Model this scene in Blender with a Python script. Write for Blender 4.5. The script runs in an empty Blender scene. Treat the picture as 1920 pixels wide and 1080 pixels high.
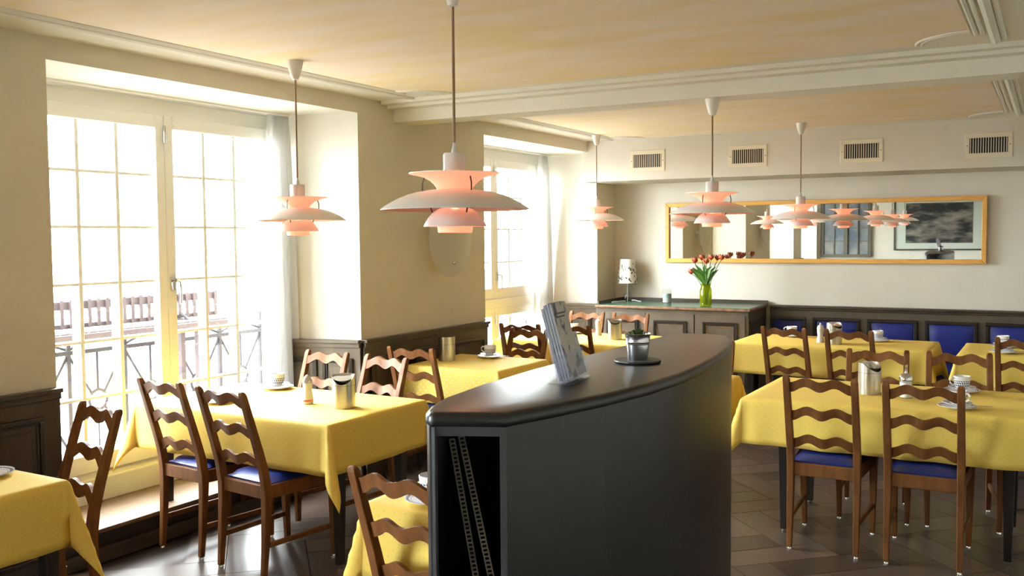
import bpy, bmesh, math, random
from mathutils import Vector, Matrix
random.seed(7)
R = math.radians
C = bpy.context.scene.collection
S = bpy.context.scene

# ------------------------------------------------------------ camera
EYE = Vector((0.0, 0.0, 1.62))
YAW, PITCH, ROLL = R(30.08), R(3.11), R(-0.46)
fw = Vector((math.cos(YAW)*math.cos(PITCH), math.sin(YAW)*math.cos(PITCH), -math.sin(PITCH)))
rt0 = Vector((math.sin(YAW), -math.cos(YAW), 0)); up0 = rt0.cross(fw)
rt = rt0*math.cos(ROLL) + up0*math.sin(ROLL); up = up0*math.cos(ROLL) - rt0*math.sin(ROLL)
cd = bpy.data.cameras.new('camera'); cam = bpy.data.objects.new('camera', cd); C.objects.link(cam)
m = Matrix((rt, up, -fw)).transposed().to_4x4(); m.translation = EYE
cam.matrix_world = m
cd.sensor_width = 36.0; cd.lens = 36.0*1757.6/1920.0; cd.clip_start = 0.05; cd.clip_end = 400
S.camera = cam

# ------------------------------------------------------------ world, exposure
w = bpy.data.worlds.new('overcast_sky'); S.world = w; w.use_nodes = True
nt = w.node_tree; nt.nodes.clear()
o_ = nt.nodes.new('ShaderNodeOutputWorld'); bg = nt.nodes.new('ShaderNodeBackground')
tc = nt.nodes.new('ShaderNodeTexCoord'); sx = nt.nodes.new('ShaderNodeSeparateXYZ'); cr = nt.nodes.new('ShaderNodeValToRGB')
mr = nt.nodes.new('ShaderNodeMapRange'); mr.inputs[1].default_value = -1; mr.inputs[2].default_value = 1
cr.color_ramp.elements[0].position = 0.47; cr.color_ramp.elements[0].color = (0.42, 0.42, 0.43, 1)
cr.color_ramp.elements[1].position = 0.52; cr.color_ramp.elements[1].color = (0.90, 0.95, 1.0, 1)
nt.links.new(tc.outputs['Generated'], sx.inputs[0]); nt.links.new(sx.outputs[2], mr.inputs[0])
nt.links.new(mr.outputs[0], cr.inputs[0]); nt.links.new(cr.outputs[0], bg.inputs[0])
bg.inputs[1].default_value = 70.0
nt.links.new(bg.outputs[0], o_.inputs[0])
S.view_settings.view_transform = 'Standard'; S.view_settings.look = 'None'
S.view_settings.gamma = 1.0; S.view_settings.exposure = 0.32; S.view_settings.use_curve_mapping = False
try:
    S.cycles.use_denoising = True; S.cycles.max_bounces = 10; S.cycles.diffuse_bounces = 6
    S.cycles.transparent_max_bounces = 16; S.cycles.sample_clamp_indirect = 6.0
    S.cycles.caustics_reflective = False; S.cycles.caustics_refractive = False
except Exception: pass
def portal(x0, x1, z0, z1, y):
    l = bpy.data.lights.new('window_portal', 'AREA'); l.shape = 'RECTANGLE'; l.size = x1-x0; l.size_y = z1-z0
    l.cycles.is_portal = True
    o = bpy.data.objects.new('window_portal', l); C.objects.link(o); o.location = ((x0+x1)/2, y, (z0+z1)/2)
    o.rotation_euler = (R(-90), 0, 0)
WINS = [(2.86, 4.72), (6.66, 8.47), (-1.82, 0.42), (-5.2, -3.2)]
for a, b in WINS: portal(a, b, 0.3, 2.42, 4.70)

# ------------------------------------------------------------ materials
def mat(name, col, rough=0.6, metal=0.0, var=0.0, vscale=6.0, stretch=(1, 1, 1), bump=0.0, bscale=60.0, coat=0.0, emis=None, es=0.0, col2=None, coord='Object', spec=None, rnd=0.0):
    mt = bpy.data.materials.new(name); mt.use_nodes = True; n = mt.node_tree; b = n.nodes['Principled BSDF']
    b.inputs['Base Color'].default_value = (*col, 1); b.inputs['Roughness'].default_value = rough; b.inputs['Metallic'].default_value = metal
    if spec is not None: b.inputs['Specular IOR Level'].default_value = spec
    if coat: b.inputs['Coat Weight'].default_value = coat; b.inputs['Coat Roughness'].default_value = 0.15
    if emis: b.inputs['Emission Color'].default_value = (*emis, 1); b.inputs['Emission Strength'].default_value = es
    if var or bump:
        t = n.nodes.new('ShaderNodeTexCoord'); mp = n.nodes.new('ShaderNodeMapping'); mp.inputs['Scale'].default_value = stretch
        n.links.new(t.outputs[coord], mp.inputs[0])
    if var or rnd:
        c2 = col2 or tuple(max(0, c*(1-var)) for c in col)
        mx = n.nodes.new('ShaderNodeMix'); mx.data_type = 'RGBA'
        mx.inputs[6].default_value = (*col, 1); mx.inputs[7].default_value = (*c2, 1)
        if var:
            nz = n.nodes.new('ShaderNodeTexNoise'); nz.inputs['Scale'].default_value = vscale; nz.inputs['Detail'].default_value = 4
            rp = n.nodes.new('ShaderNodeValToRGB'); rp.color_ramp.elements[0].position = 0.35; rp.color_ramp.elements[1].position = 0.68
            n.links.new(mp.outputs[0], nz.inputs[0]); n.links.new(nz.outputs[0], rp.inputs[0]); n.links.new(rp.outputs[0], mx.inputs[0])
        else: mx.inputs[0].default_value = 0
        out = mx.outputs[2]
        if rnd:
            oi = n.nodes.new('ShaderNodeObjectInfo'); hs = n.nodes.new('ShaderNodeHueSaturation'); mm = n.nodes.new('ShaderNodeMapRange')
            mm.inputs[3].default_value = 1-rnd; mm.inputs[4].default_value = 1+rnd
            n.links.new(oi.outputs['Random'], mm.inputs[0]); n.links.new(mm.outputs[0], hs.inputs['Value']); n.links.new(out, hs.inputs['Color']); out = hs.outputs[0]
        n.links.new(out, b.inputs['Base Color'])
    if bump:
        nb = n.nodes.new('ShaderNodeTexNoise'); nb.inputs['Scale'].default_value = bscale; nb.inputs['Detail'].default_value = 3
        bp = n.nodes.new('ShaderNodeBump'); bp.inputs['Strength'].default_value = bump; bp.inputs['Distance'].default_value = 0.01
        n.links.new(mp.outputs[0], nb.inputs[0]); n.links.new(nb.outputs[0], bp.inputs['Height']); n.links.new(bp.outputs[0], b.inputs['Normal'])
    return mt
def glass(name, tint=(1, 1, 1), refl=0.08, rough=0.0, body=0.0, bodycol=(1, 1, 1)):
    mt = bpy.data.materials.new(name); mt.use_nodes = True; n = mt.node_tree; n.nodes.clear()
    o = n.nodes.new('ShaderNodeOutputMaterial'); t = n.nodes.new('ShaderNodeBsdfTransparent'); g = n.nodes.new('ShaderNodeBsdfGlossy')
    t.inputs[0].default_value = (*tint, 1); g.inputs['Roughness'].default_value = rough
    # Schlick falloff from the facing weight (same on both sides of the thin pane)
    f = n.nodes.new('ShaderNodeLayerWeight'); f.inputs[0].default_value = 0.5; pw = n.nodes.new('ShaderNodeMath'); pw.operation = 'POWER'; pw.inputs[1].default_value = 5.0
    mm = n.nodes.new('ShaderNodeMath'); mm.operation = 'MULTIPLY_ADD'; mm.inputs[1].default_value = 0.6; mm.inputs[2].default_value = refl*0.5; mm.use_clamp = True
    n.links.new(f.outputs['Facing'], pw.inputs[0]); n.links.new(pw.outputs[0], mm.inputs[0])
    mx = n.nodes.new('ShaderNodeMixShader'); n.links.new(mm.outputs[0], mx.inputs[0]); n.links.new(t.outputs[0], mx.inputs[1]); n.links.new(g.outputs[0], mx.inputs[2])
    last = mx
    if body:
        d = n.nodes.new('ShaderNodeBsdfDiffuse'); d.inputs[0].default_value = (*bodycol, 1)
        tl = n.nodes.new('ShaderNodeBsdfTranslucent'); tl.inputs[0].default_value = (*bodycol, 1)
        m1 = n.nodes.new('ShaderNodeMixShader'); m1.inputs[0].default_value = 0.5; n.links.new(d.outputs[0], m1.inputs[1]); n.links.new(tl.outputs[0], m1.inputs[2])
        m2 = n.nodes.new('ShaderNodeMixShader'); m2.inputs[0].default_value = body
        n.links.new(mx.outputs[0], m2.inputs[1]); n.links.new(m1.outputs[0], m2.inputs[2]); last = m2
    n.links.new(last.outputs[0], o.inputs[0]); return mt
def cloth_mat(name, col, dot, dotr, spacing, transl=0.15):
    mt = mat(name, col, 0.75); n = mt.node_tree; b = n.nodes['Principled BSDF']
    t = n.nodes.new('ShaderNodeTexCoord'); mp = n.nodes.new('ShaderNodeMapping'); mp.inputs['Scale'].default_value = (1/spacing,)*3; mp.inputs['Rotation'].default_value = (0, 0, R(45))
    fr = n.nodes.new('ShaderNodeVectorMath'); fr.operation = 'FRACTION'; sb = n.nodes.new('ShaderNodeVectorMath'); sb.operation = 'SUBTRACT'; sb.inputs[1].default_value = (0.5, 0.5, 0)
    ln = n.nodes.new('ShaderNodeVectorMath'); ln.operation = 'LENGTH'; lt = n.nodes.new('ShaderNodeMath'); lt.operation = 'LESS_THAN'; lt.inputs[1].default_value = dotr/spacing
    mx = n.nodes.new('ShaderNodeMix'); mx.data_type = 'RGBA'; mx.inputs[6].default_value = (*col, 1); mx.inputs[7].default_value = (*dot, 1)
    L = n.links.new; L(t.outputs['UV'], mp.inputs[0]); L(mp.outputs[0], fr.inputs[0]); L(fr.outputs[0], sb.inputs[0]); L(sb.outputs[0], ln.inputs[0]); L(ln.outputs['Value'], lt.inputs[0]); L(lt.outputs[0], mx.inputs[0]); L(mx.outputs[2], b.inputs['Base Color'])
    o = n.nodes['Material Output']; tl = n.nodes.new('ShaderNodeBsdfTranslucent'); L(mx.outputs[2], tl.inputs[0])
    ms = n.nodes.new('ShaderNodeMixShader'); ms.inputs[0].default_value = transl; L(b.outputs[0], ms.inputs[1]); L(tl.outputs[0], ms.inputs[2]); L(ms.outputs[0], o.inputs[0])
    return mt

M = {}
M['wall'] = mat('cream_wall_paint', (0.68, 0.62, 0.48), 0.85, var=0.05, vscale=2.5, bump=0.12, bscale=45)
M['back'] = mat('cool_lit_wall_paint', (0.66, 0.61, 0.53), 0.85, var=0.05, vscale=3, bump=0.1, bscale=60)  # same wall paint, its colour greyed to carry the cooler daylight
M['ceil'] = mat('cream_ceiling_paint', (0.74, 0.70, 0.61), 0.9)
M['field'] = mat('peach_marbled_paint', (0.80, 0.66, 0.54), 0.85, var=0.3, vscale=2.3, stretch=(2.4, 0.7, 1), col2=(0.76, 0.59, 0.33))
M['trim'] = mat('ivory_stucco', (0.78, 0.75, 0.68), 0.7)
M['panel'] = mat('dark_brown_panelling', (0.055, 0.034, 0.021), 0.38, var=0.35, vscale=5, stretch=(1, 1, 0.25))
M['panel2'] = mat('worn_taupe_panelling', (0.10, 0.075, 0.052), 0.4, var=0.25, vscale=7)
M['panel_lit'] = mat('worn_grey_taupe_panelling_lit', (0.17, 0.135, 0.10), 0.45, var=0.3, vscale=7)  # window light on the reveal panelling is put into this paler colour
M['mould'] = mat('near_black_moulding', (0.02, 0.013, 0.01), 0.3)
M['worn'] = mat('worn_wood_edge', (0.26, 0.12, 0.05), 0.45, var=0.6, vscale=18, col2=(0.08, 0.055, 0.04))
M['oak'] = mat('oak_step', (0.19, 0.115, 0.06), 0.4, var=0.35, vscale=10, stretch=(1, 8, 1))
M['dark'] = mat('dark_riser', (0.02, 0.012, 0.008), 0.4)
M['win'] = mat('window_paint', (0.86, 0.84, 0.77), 0.45)
M['pane'] = glass('window_glass', (0.97, 0.985, 0.98), 0.05)
M['curtain'] = None
M['chair'] = mat('stained_beech', (0.175, 0.066, 0.019), 0.55, var=0.4, vscale=9, stretch=(3, 3, 0.6), spec=0.2)
M['seat'] = mat('blue_leather', (0.008, 0.022, 0.17), 0.33, bump=0.08, bscale=120)
M['seat2'] = mat('blue_banquette_leather', (0.010, 0.022, 0.19), 0.36, bump=0.08, bscale=90)
M['cloth'] = cloth_mat('yellow_damask', (0.90, 0.665, 0.135), (0.77, 0.56, 0.12), 0.003, 0.030, 0.25)
M['cloth3'] = cloth_mat('yellow_damask_white_dots', (0.90, 0.665, 0.135), (0.95, 0.88, 0.6), 0.0045, 0.030, 0.2)
M['tablewood'] = mat('black_table_wood', (0.012, 0.009, 0.007), 0.35)
M['chrome'] = mat('chrome', (0.75, 0.75, 0.76), 0.12, 1.0)
M['steel'] = mat('brushed_steel', (0.62, 0.58, 0.50), 0.28, 1.0, var=0.15, vscale=30, stretch=(6, 6, 0.1))
M['black'] = mat('matte_black_lacquer', (0.0075, 0.007, 0.008), 0.33, bump=0.03, bscale=40)
M['counteredge'] = mat('grey_black_lacquer', (0.035, 0.036, 0.042), 0.45, bump=0.05, bscale=40)
M['void'] = mat('black_interior_and_shade', (0.004, 0.004, 0.004), 0.7)  # black shelf interior, also the painted shade inside bins and vents
M['porcelain'] = mat('white_porcelain', (0.82, 0.82, 0.84), 0.12)
M['lampwhite'] = mat('lamp_enamel', (0.72, 0.70, 0.68), 0.28)
M['lampgrey'] = mat('lamp_cap_enamel', (0.55, 0.56, 0.54), 0.25)
M['salmon'] = mat('salmon_glowing_shade', (0.85, 0.36, 0.24), 0.5, emis=(1.0, 0.36, 0.2), es=0.6)
M['lining'] = mat('salmon_lining', (0.85, 0.40, 0.30), 0.5)
M['bulb'] = mat('lamp_bulb', (1, 0.9, 0.75), 0.3, emis=(1, 0.78, 0.5), es=6)
M['cord'] = mat('brown_lamp_cord', (0.22, 0.13, 0.07), 0.7)
M['strut'] = mat('black_wire', (0.01, 0.01, 0.012), 0.4)
M['gold'] = mat('gilt_pine_frame', (0.72, 0.38, 0.09), 0.38, var=0.2, vscale=14, stretch=(8, 0.5, 8))
M['mirror'] = mat('mirror_silver', (0.90, 0.93, 0.91), 0.0, 1.0)
M['vent'] = mat('vent_cream', (0.72, 0.64, 0.5), 0.5)
M['green'] = mat('green_linoleum', (0.055, 0.13, 0.09), 0.22)
M['ivory'] = mat('ivory_plastic', (0.75, 0.73, 0.67), 0.35)
M['iron'] = mat('wrought_iron', (0.012, 0.009, 0.011), 0.7, spec=0.15)
M['slatwood'] = mat('weathered_brown_slats', (0.03, 0.02, 0.021), 0.7, spec=0.15)
M['facade'] = mat('pale_stone', (0.62, 0.61, 0.58), 0.9, var=0.1, vscale=0.4)
M['facwin'] = mat('grey_far_glass', (0.028, 0.036, 0.04), 0.6, spec=0.1)
M['pave'] = mat('pale_paving', (0.45, 0.44, 0.42), 0.9)
M['leaf'] = mat('tulip_leaf', (0.09, 0.24, 0.035), 0.45, var=0.4, vscale=20)
M['petal'] = mat('tulip_petal', (0.30, 0.028, 0.018), 0.5, var=0.5, vscale=40, col2=(0.50, 0.12, 0.04))
M['vase'] = glass('yellow_green_glass', (0.72, 0.76, 0.10), 0.07, 0.03, 0.10, (0.75, 0.78, 0.03))
M['clear'] = glass('clear_glass', (0.95, 0.96, 0.95), 0.07)
M['frost'] = glass('milky_glass', (0.97, 0.97, 0.94), 0.04, 0.1, 0.58, (0.86, 0.85, 0.80))
M['acrylic'] = glass('acrylic', (0.93, 0.94, 0.97), 0.08, 0.0, 0.08, (0.8, 0.82, 0.95))
M['zinc'] = mat('zinc', (0.58, 0.59, 0.62), 0.22, 1.0)
M['slate'] = mat('slate', (0.02, 0.019, 0.02), 0.5, bump=0.4, bscale=40)
M['succ'] = mat('succulent_green', (0.05, 0.10, 0.025), 0.5)
M['succ2'] = mat('rusty_leaf', (0.30, 0.14, 0.05), 0.5)
M['wax'] = mat('grey_wax', (0.55, 0.52, 0.50), 0.5)
M['salt'] = mat('white_granules', (0.85, 0.85, 0.84), 0.7)
M['pepper'] = mat('white_mill', (0.80, 0.74, 0.70), 0.3)
M['red'] = mat('red_label', (0.7, 0.10, 0.05), 0.4)
M['wire'] = mat('white_cable', (0.75, 0.75, 0.72), 0.4)
M['oldwin'] = mat('olive_brown_frame', (0.055, 0.045, 0.028), 0.5)
M['bluepane'] = mat('dim_blue_glass', (0.06, 0.075, 0.10), 0.2, var=0.5, vscale=2.5, col2=(0.20, 0.19, 0.17))
M['mat'] = mat('picture_mount', (0.50, 0.52, 0.46), 0.7)
M['plank'] = mat('grey_brown_parquet', (0.10, 0.068, 0.053), 0.3, var=0.3, vscale=5, stretch=(1, 8, 1), rnd=0.4)
M['floor'] = mat('floor_base', (0.05, 0.034, 0.026), 0.4)
M['strip'] = mat('perforated_metal', (0.30, 0.28, 0.24), 0.45, 0.7)
M['napkin'] = mat('white_paper', (0.8, 0.8, 0.78), 0.8)

def extra_materials():
    # translucent curtain
    mt = bpy.data.materials.new('white_voile'); mt.use_nodes = True; n = mt.node_tree; n.nodes.clear(); L = n.links.new
    o = n.nodes.new('ShaderNodeOutputMaterial'); d = n.nodes.new('ShaderNodeBsdfDiffuse'); t = n.nodes.new('ShaderNodeBsdfTranslucent'); x = n.nodes.new('ShaderNodeMixShader')
    d.inputs[0].default_value = (0.93, 0.93, 0.93, 1); t.inputs[0].default_value = (0.93, 0.93, 0.93, 1); x.inputs[0].default_value = 0.5
    L(d.outputs[0], x.inputs[1]); L(t.outputs[0], x.inputs[2]); L(x.outputs[0], o.inputs[0]); M['curtain'] = mt
    # blue printed band on porcelain: rows of small drops around the cup
    mt = mat('porcelain_blue_pattern', (0.82, 0.82, 0.84), 0.12); n = mt.node_tree; L = n.links.new; b = n.nodes['Principled BSDF']
    t = n.nodes.new('ShaderNodeTexCoord'); mp = n.nodes.new('ShaderNodeMapping'); fr = n.nodes.new('ShaderNodeVectorMath'); fr.operation = 'FRACTION'
    sb = n.nodes.new('ShaderNodeVectorMath'); sb.operation = 'SUBTRACT'; sb.inputs[1].default_value = (0.5, 0.5, 0); ln = n.nodes.new('ShaderNodeVectorMath'); ln.operation = 'LENGTH'
    lt = n.nodes.new('ShaderNodeMath'); lt.operation = 'LESS_THAN'; lt.inputs[1].default_value = 0.36
    mx = n.nodes.new('ShaderNodeMix'); mx.data_type = 'RGBA'; mx.inputs[6].default_value = (0.82, 0.82, 0.84, 1); mx.inputs[7].default_value = (0.05, 0.08, 0.22, 1)
    L(t.outputs['UV'], mp.inputs[0]); L(mp.outputs[0], fr.inputs[0]); L(fr.outputs[0], sb.inputs[0]); L(sb.outputs[0], ln.inputs[0]); L(ln.outputs['Value'], lt.inputs[0]); L(lt.outputs[0], mx.inputs[0]); L(mx.outputs[2], b.inputs['Base Color'])
    M['pattern'] = mt
    # lampshade with dark leaves is geometry; print on brochures and the big picture are flat print
    def print_mat(name, base, darkc, scale, lo, hi, stretch=(1, 1, 1), seed=0.0):
        mt = mat(name, base, 0.5); n = mt.node_tree; L = n.links.new; b = n.nodes['Principled BSDF']
        t = n.nodes.new('ShaderNodeTexCoord'); mp = n.nodes.new('ShaderNodeMapping'); mp.inputs['Scale'].default_value = stretch; mp.inputs['Location'].default_value = (seed, seed, 0)
        nz = n.nodes.new('ShaderNodeTexNoise'); nz.inputs['Scale'].default_value = scale; nz.inputs['Detail'].default_value = 5
        rp = n.nodes.new('ShaderNodeValToRGB'); rp.color_ramp.elements[0].position = lo; rp.color_ramp.elements[0].color = (*darkc, 1); rp.color_ramp.elements[1].position = hi; rp.color_ramp.elements[1].color = (*base, 1)
        L(t.outputs['Generated'], mp.inputs[0]); L(mp.outputs[0], nz.inputs[0]); L(nz.outputs[0], rp.inputs[0]); L(rp.outputs[0], b.inputs['Base Color']); return mt
    M['cover'] = print_mat('brochure_print', (0.42, 0.39, 0.35), (0.05, 0.05, 0.09), 3.6, 0.40, 0.47, (1, 1, 1.5), 0.7)
    M['card'] = print_mat('card_print', (0.55, 0.55, 0.56), (0.10, 0.10, 0.14), 5, 0.38, 0.5)
    M['spine'] = print_mat('page_edges', (0.30, 0.30, 0.35), (0.06, 0.06, 0.09), 9, 0.3, 0.6, (14, 1, 0.2))
    M['litho'] = print_mat('dark_landscape_print', (0.24, 0.21, 0.17), (0.008, 0.008, 0.010), 2.6, 0.46, 0.74, (1, 1.2, 2.2), 0.35)
extra_materials()

# ------------------------------------------------------------ mesh helpers
class MB:
    def __init__(s): s.v = []; s.f = []; s.mi = []; s.uv = None; s.cur = 0
    def face(s, idx): s.f.append(tuple(idx)); s.mi.append(s.cur)
    def box(s, x0, x1, y0, y1, z0, z1):
        b = len(s.v)
        s.v += [(x0,y0,z0),(x1,y0,z0),(x1,y1,z0),(x0,y1,z0),(x0,y0,z1),(x1,y0,z1),(x1,y1,z1),(x0,y1,z1)]
        for q in ((0,3,2,1),(4,5,6,7),(0,1,5,4),(1,2,6,5),(2,3,7,6),(3,0,4,7)): s.face([b+i for i in q])
        return s
    def prism(s, poly, z0, z1):
        b = len(s.v); n = len(poly)
        s.v += [(x,y,z0) for x,y in poly] + [(x,y,z1) for x,y in poly]
        s.face([b+i for i in range(n)][::-1]); s.face([b+n+i for i in range(n)])
        for i in range(n): j = (i+1) % n; s.face([b+i, b+j, b+n+j, b+n+i])
        return s
    def loft(s, rings, cap=True):
        b = len(s.v); n = len(rings[0])
        for r in rings: s.v += [tuple(p) for p in r]
        for k in range(len(rings)-1):
            for i in range(n):
                j = (i+1) % n; s.face([b+k*n+i, b+k*n+j, b+(k+1)*n+j, b+(k+1)*n+i])
        if cap: s.face([b+i for i in range(n)][::-1]); s.face([b+(len(rings)-1)*n+i for i in range(n)])
        return s
    def lathe(s, prof, seg=32, c=(0, 0, 0), cap0=False, cap1=False):
        rings = [[(c[0]+r*math.cos(2*math.pi*i/seg), c[1]+r*math.sin(2*math.pi*i/seg), c[2]+z) for i in range(seg)] for r, z in prof]
        b = len(s.v); s.loft(rings, cap=False); n = seg
        if cap0: s.face([b+i for i in range(n)][::-1])
        if cap1: s.face([b+(len(rings)-1)*n+i for i in range(n)])
        return s
    def tube(s, path, r, seg=8):
        path = [Vector(p) for p in path]; rings = []
        for i, p in enumerate(path):
            t = (path[min(i+1, len(path)-1)] - path[max(i-1, 0)]).normalized()
            a = Vector((0, 0, 1)) if abs(t.z) < 0.9 else Vector((1, 0, 0))
            u = t.cross(a).normalized(); v = t.cross(u)
            rr = r[i] if isinstance(r, (list, tuple)) else r
            rings.append([p + u*rr*math.cos(2*math.pi*k/seg) + v*rr*math.sin(2*math.pi*k/seg) for k in range(seg)])
        return s.loft(rings)
    def mesh(s, name, mats, smooth=False, bevel=0.0, bseg=2):
        me = bpy.data.meshes.new(name); me.from_pydata([tuple(p) for p in s.v], [], s.f)
        if not isinstance(mats, (list, tuple)): mats = [mats]
        for q in mats: me.materials.append(q)
        if len(mats) > 1: me.polygons.foreach_set('material_index', s.mi)
        bm = bmesh.new(); bm.from_mesh(me); bmesh.ops.recalc_face_normals(bm, faces=bm.faces)
        if bevel: bmesh.ops.bevel(bm, geom=[e for e in bm.edges if e.is_manifold and e.calc_face_angle(0) > 0.6], offset=bevel, segments=bseg, profile=0.5, affect='EDGES', clamp_overlap=True)
        bm.to_mesh(me); bm.free()
        if smooth:
            me.polygons.foreach_set('use_smooth', [True]*len(me.polygons))
            try: me.set_sharp_from_angle(angle=R(40))
            except Exception: pass
        me.update(); return me
    def obj(s, name, mats, parent=None, loc=None, rz=0.0, **k):
        return link(name, s.mesh(name, mats, **k), parent, loc, rz)
def link(name, me, parent=None, loc=None, rz=0.0):
    o = bpy.data.objects.new(name, me); C.objects.link(o)
    if parent: o.parent = parent
    if loc: o.location = loc
    if rz: o.rotation_euler = (0, 0, rz)
    return o
def tag(o, label=None, cat=None, group=None, kind=None):
    if label: o['label'] = label
    if cat: o['category'] = cat
    if group: o['group'] = group
    if kind: o['kind'] = kind
    return o
def thing(name, label, cat, loc=(0, 0, 0), rz=0.0, group=None):
    o = bpy.data.objects.new(name, None); C.objects.link(o); o.location = loc; o.rotation_euler = (0, 0, rz); o.empty_display_size = 0.05
    return tag(o, label, cat, group)
def dup(root, loc, rz, label, cat=None, group=None):
    def cp(o, par):
        c = o.copy(); C.objects.link(c)
        if par: c.parent = par
        for ch in kids.get(o.name, []): cp(ch, c)
        return c
    kids = {}
    for o in root.children_recursive: kids.setdefault(o.parent.name, []).append(o)
    c = cp(root, None); c.location = loc; c.rotation_euler = (0, 0, rz); c['label'] = label
    if group: c['group'] = group
    return c
def struct(name, mb, mt, parent=None, **k):
    o = mb.obj(name, mt, parent, **k)
    if parent is None: o['kind'] = 'structure'
    return o
def arc(cx, cy, r, a0, a1, n): return [(cx+r*math.cos(R(a0+(a1-a0)*i/n)), cy+r*math.sin(R(a0+(a1-a0)*i/n))) for i in range(n+1)]

# ------------------------------------------------------------ room shell
WY = 4.0; CZ = 2.55; RX = -5.5; RY = -1.9
floor = struct('floor', MB().box(RX-0.3, 9.6, RY-0.2, 4.75, -0.12, -0.012), M['floor'])
struct('ceiling', MB().box(RX-0.3, 9.6, RY-0.2, 4.75, CZ, CZ+0.15), M['ceil'])
PZ = 2.447
wl = MB(); WHITE_REVEAL = True
wl.prism([(8.63,WY),(9.35,WY),(9.35,4.67),(8.47,4.67),(8.47,4.6)], -0.1, CZ)
wl.prism([(4.89,WY),(6.47,WY),(6.66,4.6),(6.66,4.67),(4.72,4.67),(4.72,4.6)], -0.1, CZ)
wl.prism([(0.6,WY),(2.68,WY),(2.86,4.6),(2.86,4.67),(0.42,4.67),(0.42,4.6)], -0.1, CZ)
wl.prism([(-3.0,WY),(-2.0,WY),(-1.82,4.6),(-1.82,4.67),(-3.2,4.67),(-3.2,4.6)], -0.1, CZ)
wl.prism([(RX-0.2,WY),(-5.3,WY),(-5.2,4.6),(-5.2,4.67),(RX-0.2,4.67)], -0.1, CZ)
for a, b in ((2.68,4.89),(6.47,8.63),(-2.0,0.6),(-5.3,-3.0)): wl.box(a, b, WY, 4.67, PZ, CZ)
for a, b in ((6.47,8.63),(-2.0,0.6),(-5.3,-3.0)): wl.box(a, b, 4.56, 4.74, -0.1, 0.3)
wl.box(2.68, 4.89, 4.58, 4.74, -0.1, 0.16)
rvl = mat('white_reveal_paint', (0.84, 0.82, 0.76), 0.8)
for k, f_ in enumerate(wl.f):
    ys = [wl.v[i][1] for i in f_]; zs = [wl.v[i][2] for i in f_]
    if (max(ys)-min(ys) > 0.3 and min(ys) < 4.05) and not (min(zs) > 2.5): wl.mi[k] = 1
struct('wall_left', wl, [M['wall'], rvl])
struct('wall_right', MB().box(RX-0.2, 9.6, RY-0.15, RY, -0.1, CZ), M['back'])
struct('wall_rear', MB().box(RX-0.2, RX, RY, WY+0.1, -0.1, CZ), M['back'])
BA = math.atan(0.035); SA = math.atan(0.05)
def bw(y, d=0.0, z=0.0): return (9.15-0.035*(y-2)-d, y, z)
wb = MB().box(0, 0.2, -6, 2.6, -0.1, CZ)
ob = struct('wall_back', wb, M['back'], loc=(9.15, 2, 0), rz=BA)
sf = MB().box(0, 0.9, -4.3, 2.05, 2.155, CZ)
ob = struct('wall_back_soffit', sf, M['back'], loc=(8.5, 2, 0), rz=SA); ob.name = 'trim_1'
# beam across the ceiling and its stepped cornice
bm_ = MB().box(0, 0.22, -4.2, 2.05, 2.42, CZ); bm_.box(-0.16, 0, -4.2, 1.98, 2.525, CZ); bm_.box(-0.09, 0, -4.2, 1.98, 2.505, 2.525); bm_.box(0.22, 0.30, -4.2, 1.98, 2.52, CZ)
struct('trim_2', bm_, M['ceil'], loc=(5.32, 2, 0), rz=SA*0.5)
# painted ceiling fields
def field(x0, x1, y0, y1, z):
    r = 0.22; p = []
    for cx, cy, a in ((x0, y0, 90), (x1, y0, 180), (x1, y1, 270), (x0, y1, 360)):
        p += arc(cx, cy, r, a, a-90, 6)
    return MB().prism(p, z-0.004, z+0.01)
struct('trim_3', field(-5.2, 5.06, 0.36, 3.62, CZ), M['field'])
struct('trim_4', field(5.66, 8.34, 0.36, 3.62, CZ), M['field'])
# stucco mouldings: beads running along the fields
def beads(mb, a, b, offs, along, rs=(0.011, 0.016, 0.009)):
    for o, r in zip(offs, rs):
        pts = [(a, o, CZ), (b, o, CZ)] if along == 'x' else [(o, a, CZ), (o, b, CZ)]
        mb.tube(pts, r, 8)
    return mb
for i, (y, s) in enumerate(((3.64, 1), (0.34, -1))):
    mb = MB()
    for x0, x1 in ((-5.0, 4.93), (5.82, 8.2)): beads(mb, x0, x1, (y, y+0.028*s), 'x', (0.010, 0.010))
    for x0, x1 in ((-5.1, 5.12), (5.72, 8.36)): beads(mb, x0, x1, (y+0.075*s, y+0.11*s), 'x', (0.014, 0.009) if s > 0 else (0.024, 0.012))
    struct('trim_%d' % (5+i), mb, M['trim'], smooth=True)
mb = MB()
for cx, cy, a in ((5.06, 3.62, 270), (5.06, 0.36, 180), (8.34, 3.62, 270), (8.34, 0.36, 180), (5.66, 3.62, 360), (5.66, 0.36, 90)):
    for r in (0.225, 0.25): mb.tube([(x, y, CZ) for x, y in arc(cx, cy, r, a, a-90, 10)], 0.011, 8)
struct('trim_7', mb, M['trim'], smooth=True)

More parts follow.
